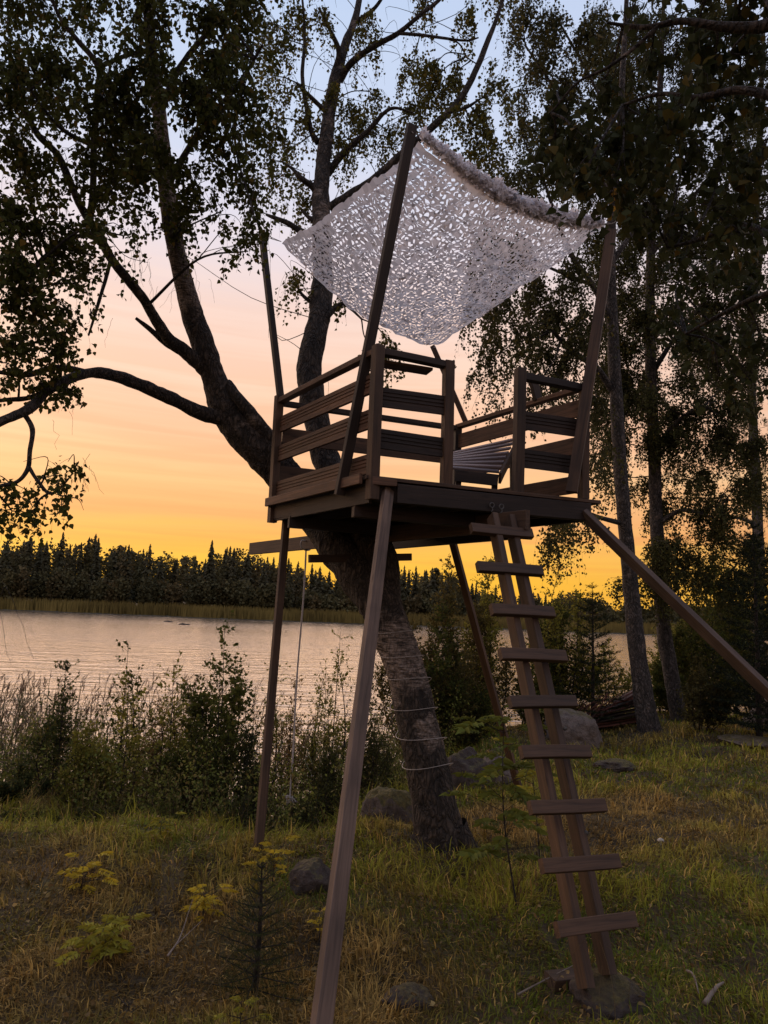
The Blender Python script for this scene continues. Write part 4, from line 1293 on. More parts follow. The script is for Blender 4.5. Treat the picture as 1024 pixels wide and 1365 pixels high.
# ------------------------------------------------------------------ shrubs, saplings, young spruces
def shrub(label, px, pytop, d, width, nstem, nleaf, leaf, base, seed, name='shrub', group=None, lod=1, pyb=None, alt=(0.16, 0.12, 0.03), pa=0.12, fill=0.0, cat='shrub', lowfrac=0.15):
    """several upright stems from one foot with side twigs and small leaves; width in px"""
    rg = np.random.default_rng(seed)
    top = P(px, pytop, d)
    z0 = gz(top.x, d)
    z0 = max(z0, WATER - 0.1)
    foot = Vector((top.x, d, z0)); H = top.z - z0
    root = empty(name, foot); tag(root, label, cat, group)
    st = MB(); fo = MB()
    wm = width / F_PX * d / 2
    for s in range(nstem):
        a = rg.uniform(0, 6.28); rr = wm * math.sqrt(rg.random()) if s else 0.0
        hh = H * (1 - 0.45 * (rr / max(wm, .01)) ** 1.5) * (rg.uniform(0.72, 1.0) if s else 1)
        b = np.array(foot) + np.array([math.cos(a) * rr * 0.35, math.sin(a) * rr * 0.35, -0.03])
        e = np.array(foot) + np.array([math.cos(a) * rr, math.sin(a) * rr, hh])
        m = (b + e) / 2 + np.array([math.cos(a), math.sin(a), 0]) * rr * 0.15 + rg.normal(size=3) * 0.03 * H
        pth = catmull([b, m, e], 8)
        r0 = 0.006 + 0.004 * H
        tube(st, pth, np.linspace(r0, 0.0015, len(pth)), 5)
        nt = max(4, int(nleaf * (2.3 if seed < 71 else 1.9) / nstem / 9))
        for k in range(nt):
            f = lowfrac + (1 - lowfrac) * rg.random() ** (0.8)
            i = min(int(f * (len(pth) - 1)), len(pth) - 2)
            p0 = pth[i]
            l = (0.10 + 0.20 * (1 - f)) * min(H, 2.2) * rg.uniform(0.5, 1.2)
            o = rg.normal(size=3); o[2] = abs(o[2]) * 0.9 + 0.25; o /= np.linalg.norm(o)
            tt = np.linspace(0, 1, 5)[:, None]
            tw = p0 + o * l * tt + np.array([0, 0, 0.1]) * l * tt ** 2
            tube(st, tw, np.linspace(0.0022, 0.001, 5), 3)
            n = 9
            ii = rg.uniform(0.15, 1, n)[:, None]
            pp = p0 + o * l * ii + np.array([0, 0, 0.1]) * l * ii ** 2 + rg.normal(size=(n, 3)) * 0.012
            ax = o + rg.normal(size=(n, 3)) * 0.9
            add_leaves(fo, pp, ax, leaf * rg.uniform(0.5, 1.15, n), tint(n, base, 0.4, alt, pa, rg), rg, *( (DIA, DIAZ, DTRI) if lod else (LT, LTZ, LTRI)))
    st.build('stem', BARK_TWIG, root)
    f = fo.build('foliage', SHRUB, root); f['kind'] = 'stuff'
    return root


def young_spruce(label, foot, H, W, seed, nwh=14, needle=0.022, base=(0.030, 0.040, 0.016), dens=1.0, group=None, width_n=0.09):
    rg = np.random.default_rng(seed)
    root = empty('spruce_tree', foot); tag(root, label, 'tree', group)
    tr = MB(); fo = MB()
    f = np.array(foot)
    tube(tr, catmull([f + [0, 0, -0.05], f + [0.01, 0, H * 0.5], f + [0, 0.01, H]], 8), np.linspace(0.012 + 0.012 * H, 0.003, 17), 7)
    tri = np.array([(0, 1, 2)]); shp = np.array([(-0.5, 0), (0.5, 0), (0, 1.0)]) ; shz = np.zeros(3)
    def needles(p0, dirv, l):
        n = int(l / 0.0035 * dens * (0.022 / needle)) + 6
        t = rg.random(n)[:, None]
        pp = p0 + dirv * l * t
        side = rot_perp(np.tile(dirv, (n, 1)), rg)
        ax = side * 0.9 + dirv * 0.65
        add_leaves(fo, pp, ax, needle * rg.uniform(0.7, 1.1, n), tint(n, base, 0.35, (0.07, 0.075, 0.02), 0.2, rg), rg, np.array([(-width_n, 0), (width_n, 0), (0, 1.0)]), shz, tri)
    needles(f + [0, 0, H * 0.8], np.array([0, 0, 1.0]), H * 0.2)
    for k in range(nwh):
        t = 0.06 + 0.9 * k / (nwh - 1)
        z = H * t; L = W * (1 - t) ** 0.8 * rg.uniform(0.85, 1.1) + 0.02 * H
        nb = rg.integers(5, 8)
        a0 = rg.uniform(0, 6.28)
        for b in range(nb):
            a = a0 + b * 6.28 / nb + rg.normal() * 0.15
            l = L * rg.uniform(0.7, 1.1)
            up_ = 0.55 * t + rg.normal() * 0.08 + 0.12
            dv = np.array([math.cos(a), math.sin(a), up_]); dv /= np.linalg.norm(dv)
            p0 = f + [0, 0, z]
            tube(tr, [p0, p0 + dv * l * 0.5 + [0, 0, -0.02 * l], p0 + dv * l], [0.004, 0.003, 0.0015], 4)
            needles(p0 + dv * l * 0.1, dv, l * 0.92)
            ns = int(l / (0.055 * max(H, .8)))
            for s in range(ns):
                q = (s + 1) / (ns + 1)
                for sg in (-1, 1):
                    pv = np.array([-dv[1] * sg, dv[0] * sg, 0.05]); d2 = dv * 0.75 + pv * 0.8; d2 /= np.linalg.norm(d2)
                    l2 = l * (1 - q) * 0.5 + 0.02
                    needles(p0 + dv * l * q, d2, l2)
    tr.build('trunk', BARK_TWIG, root)
    c = fo.build('crown', LEAF, root); c['kind'] = 'stuff'
    return root


def foot_at(px, py, dz=0.0):
    g = G(px, py); return Vector((g.x, g.y, g.z + dz))


DKG = (0.060, 0.070, 0.016); OLV = (0.200, 0.190, 0.036); BRN = (0.21, 0.140, 0.052)
# behind the trunk and right of it, near the water
shrub('tall loose brown-green alder bush behind the leaning trunk', 600, 742, 12.5, 175, 20, 9500, 0.060, (0.095, 0.078, 0.026), 51, pa=.25)
shrub('dark dense willow bush low behind the trunk, left of the back leg', 590, 800, 12.0, 135, 20, 8500, 0.055, DKG, 52)
shrub('narrow leafy sapling showing between the back leg and the ladder', 655, 735, 13.0, 70, 7, 2400, 0.055, OLV, 53, name='sapling', pa=.2)
shrub('broad dark bush behind the middle of the ladder', 745, 800, 14.0, 130, 16, 6500, 0.060, DKG, 54)
shrub('loose thin-leaved bush beneath the treehouse right of the ladder', 752, 732, 13.5, 75, 7, 2200, 0.055, OLV, 55, pa=.25)
shrub('olive bush between the two straight birch trunks', 915, 800, 16.5, 110, 12, 5200, 0.065, OLV, 56)
shrub('dim tall bush filling the gap right of the second birch', 965, 690, 17.5, 120, 12, 6500, 0.075, DKG, 57)
shrub('pale green low bush in front of the dark spruce', 930, 875, 12.5, 80, 9, 2000, 0.06, (0.075, 0.07, 0.028), 58)
shrub('low bush at the foot of the brown boulder left of the wood pile', 700, 880, 13.0, 110, 12, 4200, 0.055, DKG, 59)
shrub('low dark bush to the right of the wood pile between the birches', 880, 880, 15.0, 80, 9, 2600, 0.06, DKG, 60)
young_spruce('young dark spruce behind the ladder on the bank', Vector((P(790, 900, 13.2).x, 13.2, gz(P(790, 900, 13.2).x, 13.2))), 2.6, 0.85, 61, 16, 0.05, (0.026, 0.034, 0.016), 0.55, width_n=.12)
young_spruce('large dark spruce at the right edge above the grey boulder', Vector((P(1010, 900, 11.8).x, 11.8, gz(P(1010, 900, 11.8).x, 11.8))), 3.6, 1.15, 62, 20, 0.07, (0.014, 0.020, 0.012), 0.6, width_n=.14)
young_spruce('taller black-green spruce leaning into the frame behind the boulder', Vector((P(1065, 900, 12.8).x, 12.8, gz(P(1065, 900, 12.8).x, 12.8))), 4.4, 1.3, 63, 22, 0.07, (0.014, 0.020, 0.012), 0.5, width_n=.14)

shrub('tall dark bush closing the gap right of the second straight birch', 945, 760, 15.5, 110, 14, 5200, 0.065, DKG, 64, pa=.2)
shrub('brown-green bush between the wood pile birch and the young spruce', 812, 850, 15.0, 60, 7, 1500, 0.055, OLV, 65)
shrub('leafy bush rising at the right edge above the slanting leg', 1005, 720, 16.5, 100, 12, 5200, 0.075, DKG, 66, pa=.2)
# left thicket at the water
shrub('bushy alder with broad leaves standing tallest against the lake', 300, 826, 9.6, 125, 20, 3000, 0.062, (0.085, 0.095, 0.022), 71, lod=0, name='alder_bush', lowfrac=.3)
shrub('thin alder sapling with drooping tip at the left of the thicket', 172, 852, 9.0, 46, 3, 420, 0.055, DKG, 72, lod=0, name='sapling')
shrub('slender sapling with a dark straight stem in the middle of the thicket', 172, 905, 8.2, 60, 3, 700, 0.05, OLV, 73, name='sapling')
shrub('green leafy sapling left of the dark-stemmed one', 88, 882, 8.4, 62, 4, 1100, 0.045, (0.050, 0.062, 0.018), 74, name='sapling')
shrub('spindly sapling just left of the left leg', 232, 880, 8.9, 52, 4, 700, 0.05, OLV, 75, name='sapling')
shrub('feathery sapling between the left leg and the rope', 362, 880, 9.5, 46, 4, 700, 0.045, OLV, 76, name='sapling')
shrub('tall wispy sapling right of the hanging rope', 455, 832, 9.8, 36, 3, 360, 0.050, OLV, 77, lod=0, name='sapling')
shrub('bushy willow between the rope and the front leg', 435, 890, 10.2, 80, 8, 2400, 0.045, OLV, 78, pa=.3)
shrub('brown-leaved willow behind the hanging rope', 395, 905, 10.4, 70, 8, 2000, 0.042, BRN, 79)
shrub('low round bush at the left edge of the thicket', 28, 1020, 7.6, 90, 9, 2200, 0.035, (0.045, 0.055, 0.02), 80)
shrub('dark low bush under the tall alder', 262, 960, 8.6, 85, 8, 1900, 0.045, DKG, 81)
shrub('mixed low willow at the centre of the thicket', 120, 960, 8.2, 75, 8, 1700, 0.04, OLV, 82)
shrub('brown sprig bush between centre sapling and alder', 212, 925, 9.4, 70, 8, 1500, 0.042, BRN, 83)
shrub('green leafy low bush behind the front leg', 335, 975, 9.0, 85, 8, 1900, 0.042, (0.05, 0.056, 0.02), 84)
shrub('short green sapling in the gap left of the trunk', 492, 905, 8.6, 60, 6, 1500, 0.042, (0.055, 0.058, 0.02), 85)
shrub('low green weeds left of the mossy stone', 440, 985, 8.0, 90, 10, 1700, 0.035, (0.05, 0.055, 0.018), 86)


shrub('weedy green clump on the bank at the left edge below the reeds', 30, 1085, 6.6, 110, 9, 700, 0.030, (0.055, 0.062, 0.022), 87, cat='plant', name='weed_clump')
shrub('weedy clump below the centre sapling', 130, 1075, 6.8, 110, 9, 800, 0.030, (0.050, 0.055, 0.020), 88, cat='plant', name='weed_clump')
shrub('dark weedy clump beside the brush pile', 205, 1050, 7.2, 90, 9, 800, 0.032, DKG, 89, cat='plant', name='weed_clump')
shrub('weeds growing between the rope end and the left leg', 330, 1035, 7.6, 90, 9, 800, 0.032, (0.050, 0.058, 0.020), 90, cat='plant', name='weed_clump')
shrub('low green weeds around the foot of the rope', 425, 1050, 7.4, 80, 8, 600, 0.030, (0.055, 0.062, 0.022), 92, cat='plant', name='weed_clump')

# ------------------------------------------------------------------ reeds along the water
def reeds():
    rg = np.random.default_rng(91)
    mb = MB()
    n = 2100
    xs = rg.uniform(-9.5, 3.0, n)
    sh = shore(xs)
    ys = sh - rg.uniform(-1.9, 1.9, n) - 0.2 
    for x, y in zip(xs, ys):
        z0 = max(gz(x, y), WATER - 0.3)
        h = rg.uniform(1.25, 2.15) * (0.85 if x > -2 else 1.0) - max(0, (11.0 - y)) * 0.18
        if h < 0.5 or (x > -4.4 and rg.random() < 0.62): continue
        lean = rg.normal(size=2) * 0.10 + np.array([0.07, 0])
        t = np.linspace(0, 1, 6)
        pth = np.stack([x + lean[0] * h * t ** 1.6, y + lean[1] * h * t ** 1.6, z0 + h * t], 1)
        w = rg.uniform(0.0035, 0.0055)
        c = np.array([0.17, 0.125, 0.07]) * rg.uniform(0.6, 1.3) if rg.random() < 0.6 else np.array([0.09, 0.085, 0.035]) * rg.uniform(0.7, 1.2)
        a = rg.uniform(0, 3.14); s = np.array([math.cos(a), math.sin(a), 0]) * w
        v = np.concatenate([pth - s, pth + s]); q = [(k, k + 1, k + 7, k + 6) for k in range(5)]
        mb.add(v, q, None, c)
        for k in range(rg.integers(4, 8)):
            f = rg.uniform(0.25, 0.95); i = f * 5; i0 = int(i); p0 = pth[i0] * (1 - (i - i0)) + pth[min(i0 + 1, 5)] * (i - i0)
            l = rg.uniform(0.18, 0.42); a = rg.uniform(0, 6.28); o = np.array([math.cos(a), math.sin(a), 0])
            w2 = np.array([-o[1], o[0], 0]) * rg.uniform(0.006, 0.011)
            m = p0 + o * l * 0.45 + [0, 0, l * 0.42]; e = p0 + o * l * rg.uniform(.75, 1.0) + [0, 0, l * rg.uniform(-0.1, 0.5)]
            mb.add([p0 - w2 * .5, p0 + w2 * .5, m + w2, m - w2, e], [(0, 1, 2, 3)], [(3, 2, 4)], c * rg.uniform(0.7, 1.2))
        if rg.random() < 0.6:
            e = pth[-1]; dv = np.array([lean[0] * 2 + 0.25, lean[1], 1.0]); dv /= np.linalg.norm(dv)
            pc = np.array([0.15, 0.10, 0.07]) * rg.uniform(0.6, 1.2)
            for k in range(7):
                o = dv * 0.14 * (k / 7) ; u = rg.normal(size=3) * 0.022 + dv * 0.05
                s = rot_perp(dv[None], rg)[0] * 0.006
                mb.add([e + o - s, e + o + s, e + o + u + s * .6, e + o + u * 1.3 - s * .6], [(0, 1, 2, 3)], None, pc)
    tag(mb.build('reed_bed', GRASS), 'brown and green reeds growing in the shallow water at the near shore', 'reeds', kind='stuff')


reeds()


def undergrowth():
    rg = np.random.default_rng(95)
    st = MB(); fo = MB()
    n = 4200
    xs = rg.uniform(-8.5, 2.6, n); ys = shore(xs) - rg.uniform(0.1, 4.2, n) ** 1.0
    for x, y in zip(xs, ys):
        if x > -0.2 and y < 7.4: continue
        if y < 7.4 and rg.random() < 0.6: continue
        z0 = gz(x, y)
        if z0 < WATER - 0.15: continue
        h = rg.uniform(0.25, 1.25) * (0.6 + 0.4 * min(1, (y - 6.5) / 3))
        ln = rg.normal(size=2) * 0.16
        t = np.linspace(0, 1, 4)
        pth = np.stack([x + ln[0] * h * t ** 1.5, y + ln[1] * h * t ** 1.5, z0 + h * t], 1)
        tube(st, pth, np.linspace(0.003, 0.0012, 4), 3, c=(0.08, 0.06, 0.035))
        m = int(10 + h * 30)
        f = rg.uniform(0.1, 1, m); i = np.clip((f * 3).astype(int), 0, 2); fr = (f * 3 - i)[:, None]
        pp = pth[i] * (1 - fr) + pth[i + 1] * fr + rg.normal(size=(m, 3)) * [0.045, 0.045, 0.02]
        b = [(0.150, 0.165, 0.034), (0.105, 0.125, 0.028), (0.19, 0.150, 0.050), (0.175, 0.180, 0.038)][rg.integers(4)]
        add_leaves(fo, pp, rg.normal(size=(m, 3)) + [0, 0, 0.5], rg.uniform(0.02, 0.05, m), tint(m, b, 0.35, (0.20, 0.14, 0.05), 0.15, rg), rg, DIA, DIAZ, DTRI)
    st.v += fo.v and [v for v in fo.v]; off = st.n
    st.t += [t_ + off for t_ in fo.t]; st.c += fo.c; st.n += fo.n
    tag(st.build('undergrowth', GRASS), 'low tangled green and brown plants under the shoreline bushes', 'undergrowth', kind='stuff')


undergrowth()


# ------------------------------------------------------------------ grass
def patchmap(x, y):
    z = np.zeros_like(x)
    return fbm(np.stack([x * 0.75, y * 0.75, z + 2], 1), 3), fbm(np.stack([x * 2.3, y * 2.3, z + 31], 1), 3)


def grass():
    rg = np.random.default_rng(101)
    n = 400000
    # blades, denser near, fewer far; a fan that covers a good deal more than the frame
    u = rg.random(n); d = 2.3 * (19.0 / 2.3) ** (u ** 0.92)
    ang = rg.uniform(-0.66, 0.66, n)
    x = d * np.tan(ang); y = d
    keep = y < shore(x) + 0.2
    x, y = x[keep], y[keep]; n = len(x)
    z = ground(x, y)
    a, b = patchmap(x, y)
    straw = np.array([0.36, 0.235, 0.07]); green = np.array([0.125, 0.16, 0.018]); brown = np.array([0.19, 0.120, 0.036]); lime = np.array([0.27, 0.255, 0.028])
    w1 = np.clip(0.80 + a * 1.3 + 0.25 * sstep(0.5, 3.0, x) - 0.35 * np.exp(-((x - 0.1) ** 2 / 0.8 + (y - 5.6) ** 2 / 0.9)), 0, 1)[:, None]
    w2 = np.clip(0.5 + b * 1.2, 0, 1)[:, None]
    c = (straw * w2 + brown * (1 - w2)) * (1 - w1) + (lime * w2 + green * (1 - w2)) * w1
    dead = rg.random(n) < 0.13; c[dead] = straw * 1.35
    wear = np.exp(-(((x - 1.2) ** 2 + (y - 3.85) ** 2) / 0.10)) + 0.7 * np.exp(-(((x - 0.5) ** 2 + (y - 5.9) ** 2) / 0.16))
    thin = rg.random(n) < wear * 0.9
    dk = rg.random(n) < 0.2; c[dk] = brown * 0.7
    c = c * rg.uniform(0.45, 1.35, (n, 1)) * (1.0 + 0.15 * sstep(-1.5, 3, x))[:, None]
    lush = np.clip(0.55 + 0.9 * b - 0.3 * (1 - w1[:, 0]), 0.25, 1.5)
    near = (y > shore(x) - 5.0)
    L = rg.uniform(0.045, 0.15, n) * (0.55 + 0.75 * lush) * np.where(near & (x < 1.5), 1.7, 1.0)
    L = L * (0.75 + 0.05 * np.clip(y, 2, 12)); L[thin] *= 0.25
    # matted: lean direction shared by neighbours
    la = 4.5 * fbm(np.stack([x * 2.0, y * 2.0, np.zeros(n) + 50], 1), 2) + rg.normal(size=n) * 1.1
    lean = rg.uniform(0.3, 3.4, n)
    o = np.stack([np.cos(la), np.sin(la), np.zeros(n)], 1)
    upv = np.array([0, 0, 1.0])
    w = (0.0013 + 0.00045 * y) * rg.uniform(0.7, 1.4, n)
    s = np.stack([-np.sin(la + rg.normal(size=n) * .6), np.cos(la + rg.normal(size=n) * .6), np.zeros(n)], 1) * w[:, None]
    p0 = np.stack([x, y, z - 0.01], 1)
    k = (1 / np.sqrt(1 + lean ** 2))[:, None]
    p1 = p0 + (upv * 1.0 + o * lean[:, None] * 0.45) * (L[:, None] * 0.5) * k * 1.1
    p2 = p1 + (upv * (0.75 - 0.45 * np.clip(lean, 0, 1.5))[:, None] + o * lean[:, None]) * (L[:, None] * 0.6) * k
    V = np.stack([p0 - s, p0 + s, p1 + s * 0.8, p1 - s * 0.8, p2], 1).reshape(-1, 3)
    i = (np.arange(n) * 5)
    q = np.stack([i, i + 1, i + 2, i + 3], 1); t = np.stack([i + 3, i + 2, i + 4], 1)
    mb = MB(); mb.add(V, q, t, np.repeat(c, 5, 0))
    tag(mb.build('grass', GRASS), 'matted autumn grass, straw brown and green, over the bank', 'grass', kind='stuff')
    # fallen leaves and bits of straw
    m = 5200
    d = 2.4 * (12 / 2.4) ** rg.random(m); x = d * np.tan(rg.uniform(-.6, .6, m)); y = d
    keep = y < shore(x) - 1; x, y = x[keep], y[keep]; m = len(x)
    pp = np.stack([x, y, ground(x, y) + rg.uniform(0.03, 0.10, m)], 1)
    ax = rg.normal(size=(m, 3)); ax[:, 2] *= 0.25
    cc = tint(m, (0.13, 0.085, 0.035), 0.5, (0.30, 0.22, 0.09), 0.4, rg)
    lb = MB(); add_leaves(lb, pp, ax, rg.uniform(0.015, 0.038, m), cc, rg, up=0.5)
    tag(lb.build('fallen_leaves', LEAF), 'small tan and yellow fallen leaves scattered in the grass', 'leaves', kind='stuff')
    # taller seed stalks
    k = 700
    d = 3.0 * (14 / 3.0) ** rg.random(k); x = d * np.tan(rg.uniform(-.6, .6, k)); y = d
    sb = MB()
    for xx, yy in zip(x, y):
        if yy > shore(xx) - 0.5: continue
        h = rg.uniform(0.22, 0.5); z0 = gz(xx, yy); ln = rg.normal(size=2) * 0.14
        t = np.linspace(0, 1, 5)
        pth = np.stack([xx + ln[0] * t ** 2, yy + ln[1] * t ** 2, z0 + h * t], 1)
        tube(sb, pth, np.linspace(0.0013, 0.0006, 5) * (0.6 + yy * 0.12), 3, c=np.array([0.19, 0.14, 0.07]) * rg.uniform(.5, 1.2))
    tag(sb.build('grass_stalks', GRASS), 'thin dry seed stalks standing above the grass', 'grass', kind='stuff')


grass()


# ------------------------------------------------------------------ rowan seedlings
def rowan(label, foot, H, nf, seed, base, lean=(0, 0), frond=0.16, top_only=False, name='rowan_seedling', group=None):
    rg = np.random.default_rng(seed)
    root = empty(name, foot); tag(root, label, 'seedling', group)
    st = MB(); fo = MB(); f = np.array(foot)
    e = f + np.array([lean[0], lean[1], H]); m = (f + e) / 2 + rg.normal(size=3) * 0.03 * H
    pth = catmull([f + [0, 0, -0.03], m, e], 8)
    tube(st, pth, np.linspace(0.0035 + 0.003 * H, 0.0018, len(pth)), 6)
    for k in range(nf):
        t = 1 - (0.75 if not top_only else 0.3) * (k / max(nf, 1)) ** 1.2
        i = int(t * (len(pth) - 1)); p0 = pth[i]
        a = k * 2.4 + rg.normal() * 0.3
        d0 = np.array([math.cos(a), math.sin(a), 0.45 + rg.normal() * 0.15]); d0 /= np.linalg.norm(d0)
        l = frond * rg.uniform(0.75, 1.2); tt = np.linspace(0, 1, 8)[:, None]
        if not top_only and rg.random() < 0.35:      # a short side twig first
            q = p0 + d0 * frond * rg.uniform(0.6, 1.4); tube(st, [p0, q], [0.0022, 0.0016], 4); p0 = q
        rc = p0 + d0 * l * tt + np.array([0, 0, -0.35]) * l * tt ** 2
        tube(st, rc, 0.0012, 3)
        sd = np.cross(d0, [0, 0, 1]); sd /= np.linalg.norm(sd) + 1e-9
        pos = []; ax = []
        for j in range(2, 8):
            for sg in (-1, 1):
                pos.append(rc[j]); ax.append(sd * sg * 1.0 + d0 * 0.55 + np.array([0, 0, -0.25]))
        pos.append(rc[-1]); ax.append(d0 + np.array([0, 0, -0.6]))
        nn = len(pos)
        cc = tint(nn, np.array(base) * rg.uniform(0.75, 1.2), 0.2, rg=rg)
        add_leaves(fo, np.array(pos), np.array(ax), l * 0.42 * rg.uniform(0.8, 1.15, nn), cc, rg, width=0.62, up=1.2)
    st.build('stem', BARK_TWIG, root)
    o = fo.build('foliage', LEAF, root); o['kind'] = 'stuff'
    return root


YEL = (0.46, 0.34, 0.032); YG = (0.27, 0.24, 0.03); GRN = (0.13, 0.15, 0.030)


def up_to(px, py, d):
    """foot under a point and the height to it"""
    t = P(px, py, d); g = gz(t.x, d)
    return Vector((t.x, d, g)), t.z - g


for (lab, px, py, d, nf, sd, base, fr) in [
        ('yellow rowan sprig at the far left of the lawn', 108, 1178, 4.9, 6, 201, YEL, 0.13),
        ('low yellow-green rowan seedling nearest the bottom left corner', 140, 1232, 4.1, 11, 202, YG, 0.14),
        ('small greenish rowan seedling on the brow of the bank', 214, 1112, 5.6, 5, 203, YG, 0.10),
        ('yellow rowan seedling midway between the left corner and the little spruce', 272, 1192, 4.6, 7, 204, YEL, 0.11),
        ('yellow rowan shoot rising behind the tip of the little spruce', 366, 1136, 5.0, 6, 205, YEL, 0.11),
        ('tiny yellow rowan shoot beside the front leg', 427, 1213, 4.4, 3, 206, YEL, 0.07),
        ('pale green seedling low at the bottom edge by the little spruce', 322, 1335, 3.3, 4, 207, YG, 0.07),
        ('sparse orange-tinged seedling at the bottom left', 172, 1338, 3.3, 5, 208, (0.17, 0.11, 0.03), 0.07)]:
    f, h = up_to(px, py, d)
    rowan(lab, f, max(h, 0.16), int(nf * 2.4), sd, base, frond=fr * 0.85)
f, h = up_to(672, 948, 5.0)
f2 = foot_at(690, 1212)
tp = P(672, 942, f2.y)
rowan('tall thin green rowan sapling standing between the trunk and the ladder', f2, tp.z - f2.z, 44, 211, GRN, lean=(tp.x - f2.x, 0), frond=0.19, name='rowan_sapling')
f2 = foot_at(722, 1165); tp = P(708, 1010, f2.y)
rowan('short yellow-green rowan sapling close behind the ladder', f2, tp.z - f2.z, 12, 212, YG, lean=(tp.x - f2.x, 0), frond=0.17, name='rowan_sapling')
f2 = foot_at(785, 960); 
rowan('yellow-green rowan bush behind the ladder in front of the pale boulder', Vector((f2.x, f2.y, f2.z)), 1.05, 14, 213, YG, frond=0.30, name='rowan_sapling')
# little spruce in the foreground
sf = foot_at(338, 1330)
young_spruce('little foreground spruce seedling in the grass left of the front leg', sf, P(343, 1150, sf.y).z - sf.z, 0.33, 221, 10, 0.020, (0.040, 0.050, 0.018), 0.8, width_n=.05)

# ------------------------------------------------------------------ stones
def rock(label, px, py, wpx, hpx, mat, seed, flat=1.0, depth=1.0, sink=0.36, name='boulder'):
    rg = np.random.default_rng(seed)
    g = G(px, py + hpx * 0.35); d = g.y
    a, h = wpx / F_PX * d / 2, hpx / F_PX * d
    import bmesh
    bm = bmesh.new(); bmesh.ops.create_icosphere(bm, subdivisions=5, radius=1.0)
    v = np.array([x.co for x in bm.verts])
    # facet: clip against random planes for a broken granite look
    for k in range(11):
        n = rg.normal(size=3); n /= np.linalg.norm(n); dd = rg.uniform(0.62, 0.92)
        o = v @ n - dd; v = v - np.outer(np.maximum(o, 0) * 0.85, n)
    v = v * (1 + 0.11 * fbm(v * 1.8 + seed, 3)[:, None] + 0.045 * (1 - 2 * np.abs(vnoise(v * 5 + seed)))[:, None] + 0.02 * vnoise(v * 14 + seed)[:, None])
    v = v * np.array([a, a * depth, h * 0.8 * flat])
    for i, x in enumerate(bm.verts): x.co = v[i]
    me = bpy.data.meshes.new(name); bm.to_mesh(me); bm.free(); me.materials.append(mat)
    for p in me.polygons: p.use_smooth = True
    o = link(name, me, None, (g.x, g.y, gz(g.x, g.y) + h * 0.8 * (0.5 - sink)), rot=(rg.uniform(-.1, .1), rg.uniform(-.1, .1), rg.uniform(-.4, .4)))
    tag(o, label, 'rock')


rock('mossy flat-topped stone just left of the leaning trunk', 520, 1078, 70, 48, ROCK_MOSS, 1, name='stone')
rock('dark grey boulder tucked behind the trunk on its right', 622, 1030, 64, 55, ROCK_DARK, 2)
rock('pale grey stone between the back leg and the ladder', 665, 1030, 55, 42, ROCK, 3)
rock('dark stone half hidden in the grass between the two front legs', 410, 1168, 62, 38, ROCK_DARK, 4, name='stone')
rock('dim stone among weeds left of the trunk, behind the mossy one', 470, 1034, 50, 30, ROCK_DARK, 5, name='stone')
rock('large pale slanting boulder at the foot of the wood pile', 766, 968, 84, 50, ROCK, 16)
rock('rounded grey boulder at the right edge under the dark spruce', 1018, 962, 60, 48, ROCK, 7)
rock('flat pale slab lying in the grass at the right edge', 1000, 988, 80, 10, ROCK, 8, name='stone_slab')
rock('grey stone set under the foot of the ladder', 812, 1330, 90, 34, ROCK_DARK, 9, name='stone')
rock('low dark stone in the grass beyond the ladder', 820, 1020, 50, 12, ROCK_DARK, 10, name='stone')
rock('small dark stone on the bank behind the rope', 378, 1032, 40, 22, ROCK_DARK, 12, name='stone')
rock('buried brown stone at the bottom edge by the front leg', 545, 1330, 60, 24, ROCK_DARK, 13, name='stone')
for k, (px, py) in enumerate([(225, 829), (246, 833)]):
    p = Z(px, py, WATER); mb = MB()
    a = np.linspace(0, 1, 7)
    tube(mb, [(p.x + (t - .5) * 2.0, p.y, WATER + 0.0) for t in a], np.sin(a * math.pi) * 0.28 + 0.02, 8, 0.25, 2)
    tag(mb.build('islet', ROCK_DARK), ('left' if k == 0 else 'right') + ' one of two small dark rocks breaking the lake surface', 'rock')


# ------------------------------------------------------------------ wood pile, dead wood, blocks
def woodpile():
    rg = np.random.default_rng(303)
    c = G(828, 975)
    root = empty('wood_pile', c); tag(root, 'sagging pile of old reddish boards and sticks beside the birch trunk', 'wood pile')
    for r in range(9):
        for k in range(3):
            z = c.z + 0.05 + r * 0.065
            y = c.y + 0.3 + k * 0.16 + rg.normal() * 0.03
            sx = -0.62 + 0.10 * r + rg.normal() * 0.06; ex = 0.62 - 0.01 * r + rg.normal() * 0.06
            a = Vector((c.x + sx, y, z - 0.09 + 0.0 * r)); b = Vector((c.x + ex, y + rg.normal() * 0.08, z + 0.13 + rg.normal() * 0.02))
            beam('board', a, b, 0.12, 0.024, REDBOARD if (r > 6 or rg.random() < .3) else WOOD_DARK, root, yref=(0, 1, 0))
    for k in range(16):
        a = Vector((c.x - 0.75 + rg.normal() * 0.15, c.y + 0.1 + rg.random() * 0.4, c.z + 0.03)); b = a + Vector((0.7 + rg.normal() * .2, rg.normal() * .2, rg.uniform(0.2, 0.6)))
        mb = MB(); tube(mb, catmull([a, (a + b) / 2 + Vector(rg.normal(size=3) * .04), b], 4), np.linspace(.014, .008, 9), 5, .1, 9, cap=True)
        mb.build('stick', REDBOARD, root)


woodpile()


